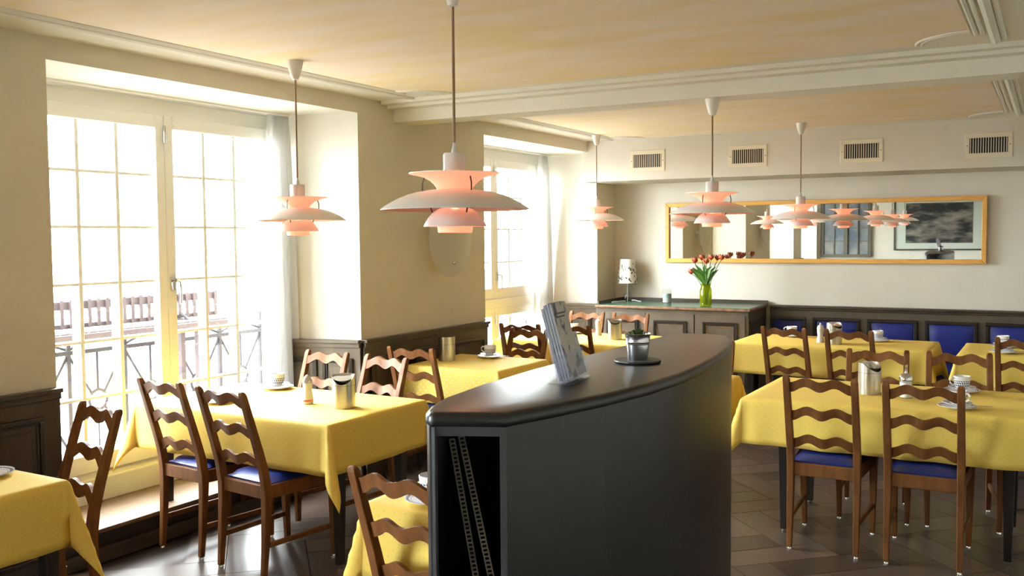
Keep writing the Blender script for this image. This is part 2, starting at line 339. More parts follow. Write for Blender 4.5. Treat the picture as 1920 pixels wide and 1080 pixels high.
# wainscot: base panelling with a cap and framed panels
def frame_strip(mb, y0, y1, z0, z1, wd, t, fx=0.0):      # rectangular moulding ring in the local yz plane, proud in -x
    mb.box(fx-t, fx, y0, y1, z1-wd, z1); mb.box(fx-t, fx, y0, y1, z0, z0+wd)
    mb.box(fx-t, fx, y0, y0+wd, z0+wd, z1-wd); mb.box(fx-t, fx, y1-wd, y1, z0+wd, z1-wd)
wn = [8]
def wainscot(p, q, panels, mt, h=0.92, capo=0.028, name=None):
    # wall-face segment from p to q (xy); local y runs along it, local -x into the room
    p = Vector(p); q = Vector(q); d = q-p; L = d.length
    rz = math.atan2(-d.x, d.y)
    o = struct('trim_%d' % wn[0], MB().box(-0.022, 0, 0, L, 0, h), mt, loc=(p.x, p.y, 0), rz=rz); wn[0] += 1
    c = MB().box(-capo-0.024, 0.0, -0.0, L, h, h+0.022); c.box(-0.036, 0, 0, L, h-0.03, h)
    c.obj('cap_rail', mt, o, bevel=0.004)
    b = MB().box(-0.034, 0, 0, L, 0, 0.1); b.obj('baseboard', mt, o, bevel=0.004)
    for (a0, a1) in panels:
        f = MB(); frame_strip(f, a0, a1, 0.16, h-0.1, 0.022, 0.016, -0.022); frame_strip(f, a0+0.022, a1-0.022, 0.182, h-0.122, 0.012, 0.008, -0.022)
        f.obj('panel_moulding', M['mould'] if mt is not M['panel2'] else M['mould'], o, bevel=0.003, bseg=1)
        MB().box(-0.028, -0.022, a0+0.06, a1-0.06, 0.22, h-0.16).obj('raised_panel', mt, o, bevel=0.003, bseg=1)
    return o
wainscot((2.68, WY), (0.6, WY), [(0.09, 0.72), (0.78, 1.36), (1.42, 2.0)], M['panel'])
wainscot((6.47, WY), (4.89, WY), [(0.06, 0.52), (0.57, 1.02), (1.07, 1.52)], M['panel'])
wainscot((4.89, WY), (4.72, 4.57), [(0.05, 0.27), (0.31, 0.54)], M['panel_lit'])
wainscot((8.63, WY), (8.475, 4.57), [(0.06, 0.5)], M['panel_lit'])
wainscot((-2.0, WY), (-3.0, WY), [(0.06, 0.48), (0.52, 0.94)], M['panel'])

# ------------------------------------------------------------ parquet: herringbone planks, each its own piece
def planks():
    Lp, Wp = 0.60, 0.20; g = 0.0022
    me = MB().box(-Lp/2+g, Lp/2-g, -Wp/2+g, Wp/2-g, -0.012, 0.0).mesh('plank', M['plank'])
    # local noise grain runs along x
    ca = math.cos(R(45)); n = 0; cand = []
    for i in range(-60, 60):
        for j in range(-40, 40):
            # horizontal plank and vertical plank of one herringbone cell, cells stepped by (W, W) and (L, -L)
            for k in (0, 1):
                if k == 0: u = i*Wp+j*Lp+Lp/2; v = i*Wp-j*Lp+Wp/2; a = 0
                else: u = i*Wp+j*Lp+Lp+Wp/2; v = i*Wp-j*Lp+Wp-Lp/2; a = 90
                x = (u-v)*ca; y = (u+v)*ca
                cand.append((x, y, a+45))
    out = []
    for x, y, a in cand:
        X, Y = x+5.0, y+1.9
        out.append((X, Y, a))
    return me, out
pme, pl = planks()
def inview(x, y):
    d = Vector((x, y, 0))-EYE; z = d.dot(fw)
    if z < 0.5: return False
    px = 960+1757.6*d.dot(rt)/z; py = 540-1757.6*d.dot(up)/z
    return -60 < px < 1990 and py < 1150
sel = []
for x, y, a in pl:
    if not (1.6 < x < 9.0 and -1.0 < y < 4.02) or not inview(x, y): continue
    if 1.8 < x < 3.3 and 0.95 < y < 1.15: continue
    sel.append(((x*x+y*y), x, y, a))
sel.sort()
seen = set(); cnt = 0
rest = MB()
for d, x, y, a in sel:
    key = (round(x, 2), round(y, 2), a)
    if key in seen: continue
    seen.add(key)
    if cnt < 298:
        o = link('plank', pme, floor, (x, y, 0), R(a)); cnt += 1
    else:
        c_, s_ = math.cos(R(a)), math.sin(R(a)); hl, hw = 0.298, 0.098
        rest.prism([(x+c_*u-s_*v, y+s_*u+c_*v) for u, v in ((-hl,-hw),(hl,-hw),(hl,hw),(-hl,hw))], -0.012, 0)
if rest.v:
    o = rest.obj('far_parquet', M['plank'], floor); o['kind'] = 'stuff'

# ------------------------------------------------------------ step under the balcony door
st = struct('trim_20', MB().box(2.70, 4.87, 4.15, 4.60, 0, 0.15), M['dark'])
MB().box(2.68, 4.89, 4.12, 4.62, 0.15, 0.172).obj('step_tread', M['oak'], st, bevel=0.004)
MB().box(2.70, 4.87, 4.11, 4.15, 0, 0.075).obj('step_skirting', M['panel'], st, bevel=0.006)
struct('trim_21', MB().box(2.86, 4.72, 4.56, 4.60, 0.172, 0.305), M['win'], bevel=0.006)

# ------------------------------------------------------------ windows
def muntin_window(idx, x0, x1, z0, z1, zrows, cols, lower=None, open_=False):
    root = bpy.data.objects.new('window_%d' % idx, None); C.objects.link(root); root.location = ((x0+x1)/2, 4.6, z0); root['kind'] = 'structure'
    cx = (x0+x1)/2; W = (x1-x0)/2
    f = MB()
    f.box(-W, W, -0.02, 0.08, z1-z0-0.05, z1-z0+0.04); f.box(-W, -W+0.06, -0.02, 0.08, 0, z1-z0-0.05); f.box(W-0.06, W, -0.02, 0.08, 0, z1-z0-0.05); f.box(-W+0.06, W-0.06, -0.02, 0.08, 0, 0.045)
    f.obj('window_frame', M['win'], root, bevel=0.004)
    MB().box(-W, W, -0.16, -0.14, z1-z0+0.035, z1-z0+0.06).obj('curtain_track', M['win'], root)
    def leaf(a, b, zb, zt, rows, handle):
        st_ = 0.062
        l = MB(); l.box(a, a+st_, -0.045, 0.012, zb, zt); l.box(b-st_, b, -0.045, 0.012, zb, zt); l.box(a+st_, b-st_, -0.045, 0.012, zt-0.075, zt); l.box(a+st_, b-st_, -0.045, 0.012, zb, zb+0.10)
        s = l.obj('sash', M['win'], root, bevel=0.005)
        ga, gb, gz, gt = a+st_, b-st_, zb+0.10, zt-0.075
        xs = [ga+(gb-ga)*i/cols for i in range(cols+1)]; zs = [gz]+[r for r in rows if gz+0.02 < r < gt-0.02]+[gt]
        for x in xs[1:-1]: MB().box(x-0.013, x+0.013, -0.022, 0.05, gz, gt).obj('muntin', M['win'], s, bevel=0.003, bseg=1)
        for z in zs[1:-1]: MB().box(ga, gb, -0.02, 0.026, z-0.0085, z+0.0085).obj('muntin', M['win'], s, bevel=0.003, bseg=1)
        for i in range(cols):
            for j in range(len(zs)-1):
                MB().box(xs[i]+0.002, xs[i+1]-0.002, -0.017, -0.013, zs[j]+0.002, zs[j+1]-0.002).obj('pane', M['pane'], s)
        if handle:
            hx = a+0.03; hz = handle
            h = MB().box(hx-0.014, hx+0.014, -0.055, -0.045, hz-0.04, hz+0.04)
            h.tube([(hx, -0.05, hz+0.015), (hx, -0.09, hz+0.015), (hx+0.012, -0.095, hz+0.01), (hx+0.02, -0.095, hz-0.04), (hx+0.022, -0.09, hz-0.12)], 0.0085, 8)
            h.obj('handle', M['chrome'], s, smooth=True)
        hg = MB(); hg.tube([(b-0.004, -0.055, zt-0.16), (b-0.004, -0.055, zt-0.06)], 0.008, 8); hg.obj('hinge', M['chrome'], s, smooth=True)
    zb = 0.045; zt = z1-z0-0.05
    rows = [r-z0 for r in zrows]
    if lower:
        t = lower-z0
        MB().box(-W+0.06, W-0.06, -0.06, 0.05, t-0.09, t).obj('transom', M['win'], root, bevel=0.006)
        for a, b in ((-W+0.06, -0.001), (0.001, W-0.06)):
            leaf(a, b, t, zt, rows, (1.25-z0) if a > 0-0.01 else None)
        for a, b in ((-W+0.06, -0.001), (0.001, W-0.06)): leaf(a, b, zb, t-0.09, [], None)
    else:
        for a, b in ((-W+0.06, -0.001), (0.001, W-0.06)):
            leaf(a, b, zb, zt, rows, (1.36-z0) if a > -0.01 else None)
    return root
ROWS = [2.0, 1.695, 1.382, 1.064, 0.75]
muntin_window(1, 2.86, 4.72, 0.30, 2.40, ROWS, 3)
muntin_window(2, 6.62, 8.47, 0.30, 2.40, ROWS, 3, lower=1.04)
muntin_window(3, -1.82, 0.42, 0.30, 2.40, ROWS, 3)
muntin_window(4, -5.2, -3.2, 0.30, 2.40, ROWS, 3)

def curtain(xc, w_top, w_bot, z0, z1, label, folds=5, lean=0.0):
    mb = MB(); n = 60; k = 14
    for j in range(k+1):
        t = j/k; wd = w_bot+(w_top-w_bot)*t**1.6
        for i in range(n+1):
            u = i/n; x = xc + lean*(1-t) + (u-0.5)*wd
            y = 4.45 + (0.012+0.022*(1-t)**0.5)*math.sin(2*math.pi*folds*u + 0.6*math.sin(3*t)) + 0.008*math.sin(9*u+4*t)
            mb.v.append((x, y, z0+(z1-z0)*t))
    for j in range(k):
        for i in range(n): a = j*(n+1)+i; mb.face([a, a+1, a+n+2, a+n+1])
    o = mb.obj('curtain', M['curtain'], smooth=True); md = o.modifiers.new('thick', 'SOLIDIFY'); md.thickness = 0.002
    tag(o, label, 'curtain', 'white curtains beside the windows'); return o
curtain(4.62, 0.19, 0.32, 0.19, 2.43, 'white curtain hanging at the right of the large balcony door', 5)
curtain(8.32, 0.17, 0.36, 0.10, 2.43, 'white curtain at the far window, left of the corner sideboard', 5)

# ------------------------------------------------------------ chairs
def chair_proto():
    t = thing('dining_chair', 'x', 'chair')
    W = M['chair']
    def rect(x, z, y, dx, dy): return [(x-dx, y-dy, z), (x+dx, y-dy, z), (x+dx, y+dy, z), (x-dx, y+dy, z)]
    prof = [(-0.012, 0.012, 0.013, 0.013), (0.0, 0.15, 0.016, 0.015), (0.012, 0.34, 0.02, 0.017), (0.014, 0.43, 0.022, 0.0175), (0.0, 0.52, 0.020, 0.0175), (-0.03, 0.63, 0.018, 0.0175), (-0.112, 0.90, 0.0145, 0.0165), (-0.116, 0.912, 0.011, 0.0145), (-0.118, 0.918, 0.006, 0.01)]
    for s in (-1, 1):
        MB().loft([rect(x, z, s*0.163, dx, dy) for x, z, dx, dy in prof]).obj('back_post', W, t, bevel=0.004)
    for s in (-1, 1):
        MB().loft([rect(0.425, 0.012, s*0.178, 0.013, 0.013), rect(0.42, 0.30, s*0.182, 0.018, 0.018), rect(0.42, 0.452, s*0.183, 0.021, 0.021)]).obj('front_leg', W, t, bevel=0.004)
    def slat(zc, xc, L, th=0.048, A=0.0112):
        n = 28; rings = []
        for i in range(n+1):
            u = -1+2*i/n
            f = -A*math.cos(2*math.pi*u/0.92) + 0.010*(1-u*u)
            hh = th/2*(1.0+0.06*math.cos(2*math.pi*u/0.92))
            x = xc-0.022*(1-u*u)+0.006; z = zc+f; y = u*L/2; tx = 0.0085; lean = 0.30*hh
            rings.append([(x-tx+lean, y, z-hh), (x+tx+lean, y, z-hh), (x+tx-lean, y, z+hh), (x-tx-lean, y, z+hh)])
        return MB().loft(rings)
    for z in (0.866, 0.715, 0.565):
        slat(z, -0.03-(z-0.63)*0.304+0.004, 0.312).obj('slat', W, t, smooth=True)
    ap = [MB().box(0.395-0.0, 0.417, -0.165, 0.165, 0.385, 0.45), MB().box(0.002, 0.026, -0.147, 0.147, 0.385, 0.45)]
    for s in (-1, 1):
        q = [(0.03, s*0.148), (0.41, s*0.166), (0.41, s*0.190), (0.03, s*0.172)]
        ap.append(MB().prism(q if s > 0 else q[::-1], 0.385, 0.45))
    for a in ap: a.obj('seat_rail', W, t, bevel=0.003, bseg=1)
    for s in (-1, 1):
        MB().loft([[(0.012, s*0.163-0.008, 0.15), (0.012, s*0.163+0.008, 0.15), (0.012, s*0.163+0.008, 0.176), (0.012, s*0.163-0.008, 0.176)], [(0.41, s*0.180-0.008, 0.15), (0.41, s*0.180+0.008, 0.15), (0.41, s*0.180+0.008, 0.176), (0.41, s*0.180-0.008, 0.176)]]).obj('stretcher', W, t, bevel=0.003, bseg=1)
    # cushion
    n = 10; mb = MB(); top = []
    for j in range(n+1):
        for i in range(n+1):
            u = -1+2*i/n; v = -1+2*j/n
            x = 0.232+u*0.2; hw = 0.157+0.018*(u+1)/2; y = v*hw
            e = (1-abs(u)**5)*(1-abs(v)**5)
            mb.v.append((x, y, 0.455+0.031*e**0.45))
    for j in range(n):
        for i in range(n): a = j*(n+1)+i; mb.face([a, a+1, a+n+2, a+n+1])
    b = len(mb.v); bd = [i for i in range(n+1)]+[(j)*(n+1)+n for j in range(1, n+1)]+[n*(n+1)+i for i in range(n-1, -1, -1)]+[j*(n+1) for j in range(n-1, 0, -1)]
    for i in bd: x, y, z = mb.v[i]; mb.v.append((x, y, 0.447))
    for k in range(len(bd)): k2 = (k+1) % len(bd); mb.face([bd[k], bd[k2], b+k2, b+k])
    mb.face([b+k for k in range(len(bd))])
    mb.obj('seat', M['seat'], t, smooth=True)
    for x, y in ((-0.012, -0.163), (-0.012, 0.163), (0.425, -0.178), (0.425, 0.178)):
        MB().lathe([(0.013, 0.0), (0.013, 0.006), (0.010, 0.013)], 12, (x, y, 0), True, True).obj('foot_glide', M['chrome'], t, smooth=True)
    return t
CH = None
def chair(tx, ty, rot, label):
    # (tx, ty) is the middle of the back's top; rot is the way the sitter faces
    global CH
    a = R(rot); x = tx*1.0145+0.118*math.cos(a); y = ty*1.0145+0.118*math.sin(a)
    if CH is None:
        CH = chair_proto(); CH.location = (x, y, 0); CH.rotation_euler = (0, 0, a); CH['label'] = label; CH['group'] = 'ladder-back dining chairs'; return CH
    return dup(CH, (x, y, 0), a, label)
chair(2.525, 3.472, 169.0, 'dark ladder-back chair nearest the left edge, leaning over the cut-off yellow table')
chair(3.112, 3.83, -5.0, 'ladder-back chair with blue seat before the balcony door, left one of the pair in front')
chair(3.052, 3.342, -5.8, 'ladder-back chair with blue seat, right one of the pair facing the balcony door table')
chair(4.415, 3.877, 177.6, 'sunlit orange ladder-back chair behind the balcony door table, against the taupe reveal panelling')
chair(4.391, 3.40, 171.4, 'sunlit orange ladder-back chair behind the balcony door table, directly right of its steel bin')
chair(4.791, 3.525, 1.6, 'ladder-back chair drawn up to the dotted table under the wall panelling')
chair(6.509, 3.705, 6.0, 'dark ladder-back chair at far window table, rearmost of two overlapping ones')
chair(6.22, 3.45, 173.0, 'dark ladder-back chair on the far side of the dotted table by the wall')
chair(6.60, 3.30, 2.0, 'dark ladder-back chair half hidden behind the standing brochures')
chair(7.84, 3.735, 180.0, 'orange ladder-back chair beside the far window curtain, left of two before the corner panels')
chair(7.82, 3.293, 180.0, 'orange ladder-back chair in front of the sideboard, behind a steel bin')
chair(2.18, 1.68, -6.0, 'near ladder-back chair cut off by the black counter, lower middle of the photo')
chair(4.664, 0.978, 1.0, 'dark ladder-back chair at the front right table, left of the front pair')
chair(4.668, 0.516, 1.0, 'dark ladder-back chair at the front right table, right of the front pair')
chair(5.967, 0.912, 187.0, 'reddish ladder-back chair behind the front right table, left one, behind the steel bin')
chair(6.036, 0.475, 188.0, 'reddish ladder-back chair behind the front right table, right one, behind the coffee cup')
chair(7.108, 1.76, -8.0, 'ladder-back chair before the banquette table, left of its two')
chair(7.105, 1.29, -7.0, 'ladder-back chair before the banquette table, right of its two')
chair(7.0, 0.16, -4.0, 'dark ladder-back chair cut by the right edge of the photo at the second banquette table')
chair(6.0, 1.975, 183.0, 'ladder-back chair showing only an orange post beside the rounded counter end')

# ------------------------------------------------------------ tables and cloths
def table(x0, x1, y0, y1, name, iy=0.13, ix=0.055):
    cx, cy = (x0+x1)/2, (y0+y1)/2; hx, hy = (x1-x0)/2, (y1-y0)/2
    t = thing('dining_table', name, 'table', (cx, cy, 0), 0, 'black-legged dining tables')
    MB().box(-hx+0.008, hx-0.008, -hy+0.008, hy-0.008, 0.705, 0.732).obj('tabletop', M['tablewood'], t, bevel=0.004)
    f = MB(); i = 0.055
    f.box(-hx+i, hx-i, -hy+i, -hy+i+0.02, 0.62, 0.705); f.box(-hx+i, hx-i, hy-i-0.02, hy-i, 0.62, 0.705); f.box(-hx+i, -hx+i+0.02, -hy+i, hy-i, 0.62, 0.705); f.box(hx-i-0.02, hx-i, -hy+i, hy-i, 0.62, 0.705)
    f.obj('apron', M['tablewood'], t)
    for sx in (-1, 1):
        for sy in (-1, 1):
            x, y = sx*(hx-ix), sy*(hy-iy)
            r = lambda z, s: [(x-s, y-s, z), (x+s, y-s, z), (x+s, y+s, z), (x-s, y+s, z)]
            lg = MB().loft([r(0.02, 0.017), r(0.35, 0.024), r(0.705, 0.03)]).obj('leg', M['tablewood'], t, bevel=0.003, bseg=1)
            MB().lathe([(0.012, 0.0), (0.014, 0.004), (0.014, 0.05), (0.012, 0.055)], 12, (x, y, 0), True, True).obj('metal_foot', M['chrome'], lg, smooth=True)
    return t
def tablecloth(x0, x1, y0, y1, label, drop=0.252, mt='cloth', seed=0, corner=0.28, wave=0.014, flare=0.02, wall=False):
    cx, cy = (x0+x1)/2, (y0+y1)/2; a, b = (x1-x0)/2, (y1-y0)/2; z0 = 0.7405; rd = 0.012
    rnd = random.Random(seed); ph = [rnd.uniform(0, 6) for _ in range(8)]
    def axis(h, n):
        e = [drop*q for q in (0.0, 0.02, 0.045, 0.09, 0.18, 0.3, 0.45, 0.6, 0.75, 0.88, 1.0)]
        mid = [-h+2*h*i/n for i in range(1, n)]
        return [-h-q for q in e[::-1]] + mid + [h+q for q in e]
    us, vs = axis(a, 22), axis(b, 34); mb = MB(); uv = []
    def pos(u, v):
        du, dv = max(abs(u)-a, 0), max(abs(v)-b, 0); su, sv = (1 if u > 0 else -1), (1 if v > 0 else -1)
        if du == 0 and dv == 0: return (u, v, z0+0.0006*math.sin(11*u+ph[0])*math.sin(9*v+ph[1]))
        if dv == 0 or du == 0:
            d = du if dv == 0 else dv; s = v if dv == 0 else u; h = b if dv == 0 else a
            side = (0 if su > 0 else 1) if dv == 0 else (2 if sv > 0 else 3)
            win = min(1, max(0, (h-abs(s))/0.12)); t = d/drop
            out = rd*(1-math.exp(-d/rd)) + flare*t*t**0.3 + wave*t*win*(math.sin(17*s+ph[side])+0.6*math.sin(31*s+ph[side+4]))
            zz = z0 - max(0, d-rd*0.45*(1-math.exp(-d/rd))) * (0.985)
            return (su*(a+out), v, zz) if dv == 0 else (u, sv*(b+out), zz)
        cn_ = 0.02 if (wall and sv > 0) else corner
        phi = math.atan2(dv, du); r = math.hypot(du, dv)*(1+0.17*math.sin(2*phi)**2); t = min(1, r/drop)
        out = rd*(1-math.exp(-r/rd)) + flare*t**1.3 + cn_*math.sin(2*phi)**1.5*r
        # the loose corner folds over to the narrow side
        phi2 = phi + 0.25*math.sin(2*phi)
        zz = z0 - max(0, math.sqrt(max(0, r*r-(cn_*math.sin(2*phi)**1.5*r)**2))-rd*0.45*(1-math.exp(-r/rd)))*0.985
        return (su*(a+out*math.cos(phi2)), sv*(b+out*math.sin(phi2)), zz)
    for v in vs:
        for u in us: mb.v.append(pos(u, v)); uv.append((u, v))
    n = len(us)
    for j in range(len(vs)-1):
        for i in range(n-1): q = j*n+i; mb.face([q, q+1, q+n+1, q+n])
    me = bpy.data.meshes.new('tablecloth'); me.from_pydata(mb.v, [], mb.f); me.materials.append(M[mt])
    l = me.uv_layers.new(name='UVMap')
    for lp in me.loops: l.data[lp.index].uv = uv[lp.vertex_index]
    me.polygons.foreach_set('use_smooth', [True]*len(me.polygons))
    o = link('tablecloth', me, None, (cx, cy, 0)); md = o.modifiers.new('thick', 'SOLIDIFY'); md.thickness = 0.0018; md.offset = 1
    tag(o, label, 'tablecloth', 'yellow tablecloths'); return o
TB = [
 ((1.30, 2.12, 3.13, 3.912), 'cut-off dining table at the left edge of the photo', 'yellow tablecloth cut off by the left edge of the photo', 'cloth'),
 ((3.35, 4.13, 2.95, 4.30), 'dining table in front of the balcony door', 'bright yellow tablecloth in front of the balcony door', 'cloth'),
 ((5.22, 5.90, 3.14, 3.87), 'small dining table against the dark wall panelling', 'yellow tablecloth with white dots against the dark wall panelling', 'cloth3'),
 ((6.95, 7.74, 2.97, 4.20), 'dining table by the far window', 'pale sunlit tablecloth by the far window', 'cloth'),
 ((2.42, 3.15, 1.42, 1.97), 'near dining table hidden behind the black counter', 'dotted tablecloth left of the black counter, lower middle', 'cloth'),
 ((7.55, 8.31, 0.81, 2.29), 'long dining table before the blue banquette', 'yellow tablecloth on the long table before the blue banquette', 'cloth'),
 ((7.50, 8.31, -0.70, 0.595), 'second banquette table at the right edge', 'yellow tablecloth on the second banquette table at the right edge', 'cloth'),
 ((5.00, 5.83, -0.03, 1.45), 'large dining table at the front right', 'large yellow tablecloth at the front right behind two dark chairs', 'cloth'),
 ((5.00, 5.76, 1.70, 2.64), 'dining table behind the rounded counter end', 'tablecloth sliver beside the rounded end of the black counter', 'cloth'),
]
for i, (q, tl, cl, mt) in enumerate(TB):
    table(*q, tl, (0.035, 0.06, 0.06, 0.13, 0.04, 0.15, 0.13, 0.2, 0.06)[i], (0.055, 0.14, 0.055, 0.055, 0.055, 0.055, 0.055, 0.10, 0.055)[i]); tablecloth(*q, cl, mt=mt, seed=i+3, wall=i in (0, 2), corner=(0.28, 0.3, 0.28, 0.3, 0.2, 0.2, 0.2, 0.25, 0.2)[i], flare=(0.006, 0.006, 0.012, 0.02, 0.015, 0.02, 0.02, 0.02, 0.02)[i], wave=(0.004, 0.004, 0.01, 0.012, 0.012, 0.012, 0.012, 0.010, 0.012)[i])

# ------------------------------------------------------------ tableware
TZ = 0.7425
def uv_lathe_obj(name, prof, mt, parent, seg=36, reps=(14, 3), z=(0, 1), loc=None):
    me = bpy.data.meshes.new(name); v = []; f = []; uvs = []
    n = seg+1
    for r, zz, t in prof:
        for i in range(n): a = 2*math.pi*i/seg; v.append((r*math.cos(a), r*math.sin(a), zz)); uvs.append((i/seg*reps[0]+0.5*int(t*reps[1]) , t*reps[1]))
    for j in range(len(prof)-1):
        for i in range(seg): q = j*n+i; f.append((q, q+1, q+n+1, q+n))
    me.from_pydata(v, [], f); me.materials.append(mt); l = me.uv_layers.new(name='UVMap')
    for lp in me.loops: l.data[lp.index].uv = uvs[lp.vertex_index]
    me.polygons.foreach_set('use_smooth', [True]*len(me.polygons)); me.update()
    return link(name, me, parent, loc)
PROTO = {}
def place(kind, builder, loc, rz, label):
    if kind not in PROTO: o = builder(); PROTO[kind] = o; o.location = loc; o.rotation_euler = (0, 0, rz); o['label'] = label; return o
    return dup(PROTO[kind], loc, rz, label)
def mk_plate():
    t = thing('dessert_plate', 'x', 'plate', group='blue patterned plates')
    MB().lathe([(0.0, 0.002), (0.045, 0.0), (0.05, 0.003), (0.085, 0.012), (0.0935, 0.0155), (0.0935, 0.017), (0.085, 0.0145), (0.05, 0.006), (0.0, 0.0055)], 40).obj('dish', M['porcelain'], t, smooth=True)
    uv_lathe_obj('printed_rim', [(0.062, 0.0088, 0.05), (0.074, 0.0119, 0.5), (0.088, 0.0157, 0.95)], M['pattern'], t, 40, (46, 2))
    return t
def mk_saucer():
    t = thing('saucer', 'x', 'saucer', group='blue patterned saucers')
    MB().lathe([(0.0, 0.003), (0.03, 0.0), (0.034, 0.003), (0.06, 0.011), (0.071, 0.0145), (0.071, 0.016), (0.06, 0.013), (0.034, 0.006), (0.0, 0.006)], 36).obj('dish', M['porcelain'], t, smooth=True)
    uv_lathe_obj('printed_rim', [(0.046, 0.0098, 0.05), (0.058, 0.0128, 0.5), (0.067, 0.0154, 0.95)], M['pattern'], t, 36, (36, 2))
    return t
def mk_cup():
    t = thing('coffee_cup', 'x', 'cup', group='blue patterned coffee cups'); t.scale = (1.12, 1.12, 1.08)
    MB().lathe([(0.0, 0.002), (0.024, 0.0), (0.026, 0.004), (0.033, 0.012), (0.037, 0.035), (0.0385, 0.062), (0.037, 0.063), (0.034, 0.035), (0.030, 0.013), (0.0, 0.008)], 36).obj('cup_body', M['porcelain'], t, smooth=True)
    uv_lathe_obj('printed_band', [(0.0345, 0.012, 0.02), (0.0378, 0.034, 0.66), (0.0384, 0.042, 0.98)], M['pattern'], t, 36, (22, 3))
    MB().tube([(0.037, 0, 0.052), (0.052, 0, 0.054), (0.061, 0, 0.043), (0.058, 0, 0.028), (0.047, 0, 0.019), (0.036, 0, 0.018)], 0.0042, 8).obj('handle', M['porcelain'], t, smooth=True)
    return t
def mk_bin():
    t = thing('table_bin', 'x', 'table bin', group='steel table bins')
    n = 48; mb = MB(); r = 0.060
    def zt(a): return 0.172-0.046*max(0, math.cos(a))**1.5
    mb.v += [(r*math.cos(2*math.pi*i/n), r*math.sin(2*math.pi*i/n), 0) for i in range(n)]
    mb.v += [(r*math.cos(2*math.pi*i/n), r*math.sin(2*math.pi*i/n), zt(2*math.pi*i/n)) for i in range(n)]
    ri = r-0.003
    mb.v += [(ri*math.cos(2*math.pi*i/n), ri*math.sin(2*math.pi*i/n), zt(2*math.pi*i/n)) for i in range(n)]
    mb.v += [(ri*math.cos(2*math.pi*i/n), ri*math.sin(2*math.pi*i/n), 0.125) for i in range(n)]
    for k in range(3):
        for i in range(n): j = (i+1) % n; mb.face([k*n+i, k*n+j, (k+1)*n+j, (k+1)*n+i])
    mb.face(list(range(n))[::-1])
    mb.obj('bin_body', M['steel'], t, smooth=True)
    # saddle-shaped swing lid
    lid = MB(); k = 10
    for j in range(k+1):
        for i in range(k+1):
            x = -1+2*i/k; y = -1+2*j/k
            X = x*math.sqrt(1-y*y/2)*ri*0.985; Y = y*math.sqrt(1-x*x/2)*ri*0.985
            lid.v.append((X, Y, 0.158-0.009*(X/ri)-0.004*(abs(X)/ri)**2+0.004*(abs(Y)/ri)**2))
    for j in range(k):
        for i in range(k): a = j*(k+1)+i; lid.face([a, a+1, a+k+2, a+k+1])
    lid.obj('lid', M['chrome'], t, smooth=True)
    MB().lathe([(ri*0.97, 0.118), (0.0, 0.118)], 24).obj('opening_shade_disc', M['void'], t)  # black disc painting the shade inside the bin mouth
    MB().lathe([(r+0.0006, 0.118), (r+0.0006, 0.1195)], 48).obj('seam_ring', M['strut'], t)
    return t
def mk_knife():
    t = thing('table_knife', 'x', 'knife', group='dinner knives')
    b = MB(); b.box(0.0, 0.10, -0.008, 0.008, 0.0, 0.0015); b.obj('blade', M['chrome'], t, bevel=0.0006, bseg=1)
    MB().box(-0.09, 0.0, -0.006, 0.006, 0.0, 0.006).obj('knife_handle', M['steel'], t, bevel=0.002)
    return t
def setting(x, y, rz, where, plate=True, cup=True, knife=False):
    z = TZ
    if plate: place('plate', mk_plate, (x, y, z), 0, 'blue-rimmed white plate '+where); z += 0.0165
    if cup:
        place('saucer', mk_saucer, (x, y, z), 0, 'small patterned saucer under the cup '+where); z += 0.0065
        place('cup', mk_cup, (x, y, z), rz, 'white coffee cup with blue pattern '+where)
    if knife: 
        o = place('knife', mk_knife, (x-0.01, y-0.06, TZ+0.0195), R(-75), 'steel table knife lying on the plate '+where)
setting(2.01, 3.44, 0, 'on the cut-off left table', cup=False)
setting(3.54, 3.88, 0, 'seen between the chairs on the balcony door table', cup=False)
setting(4.03, 3.93, R(120), 'at the back of the balcony door table')
setting(5.80, 3.55, R(100), 'on the dotted wall table', knife=True)
setting(2.53, 1.78, R(20), 'on the near table left of the counter')
setting(8.17, 1.948, R(90), 'at the left of the long banquette table')
setting(8.10, 1.239, R(120), 'at the right of the long banquette table')
setting(8.10, 0.33, R(130), 'at the back of the second banquette table')
setting(7.70, 0.31, R(-60), 'at the front of the second banquette table', knife=True)
setting(5.70, 0.43, R(120), 'at the back of the front right table')
setting(5.16, 0.408, R(-120), 'nearest on the front right table', knife=True)
setting(7.60, 3.76, R(90), 'on the far window table, behind the brochures')
for x, y, rz, wh in ((3.744, 3.184, -150, 'on the balcony door table'), (5.533, 3.748, 60, 'on the dotted wall table, before dark panelling'), (7.335, 3.237, 205, 'on the far window table, before the sideboard'), (7.775, 1.519, 235, 'on the long banquette table, beside a white mill'), (5.426, 0.87, 235, 'on the front right table, tallest in view')):
    place('bin', mk_bin, (x, y, TZ), R(rz), 'brushed steel table bin '+wh)

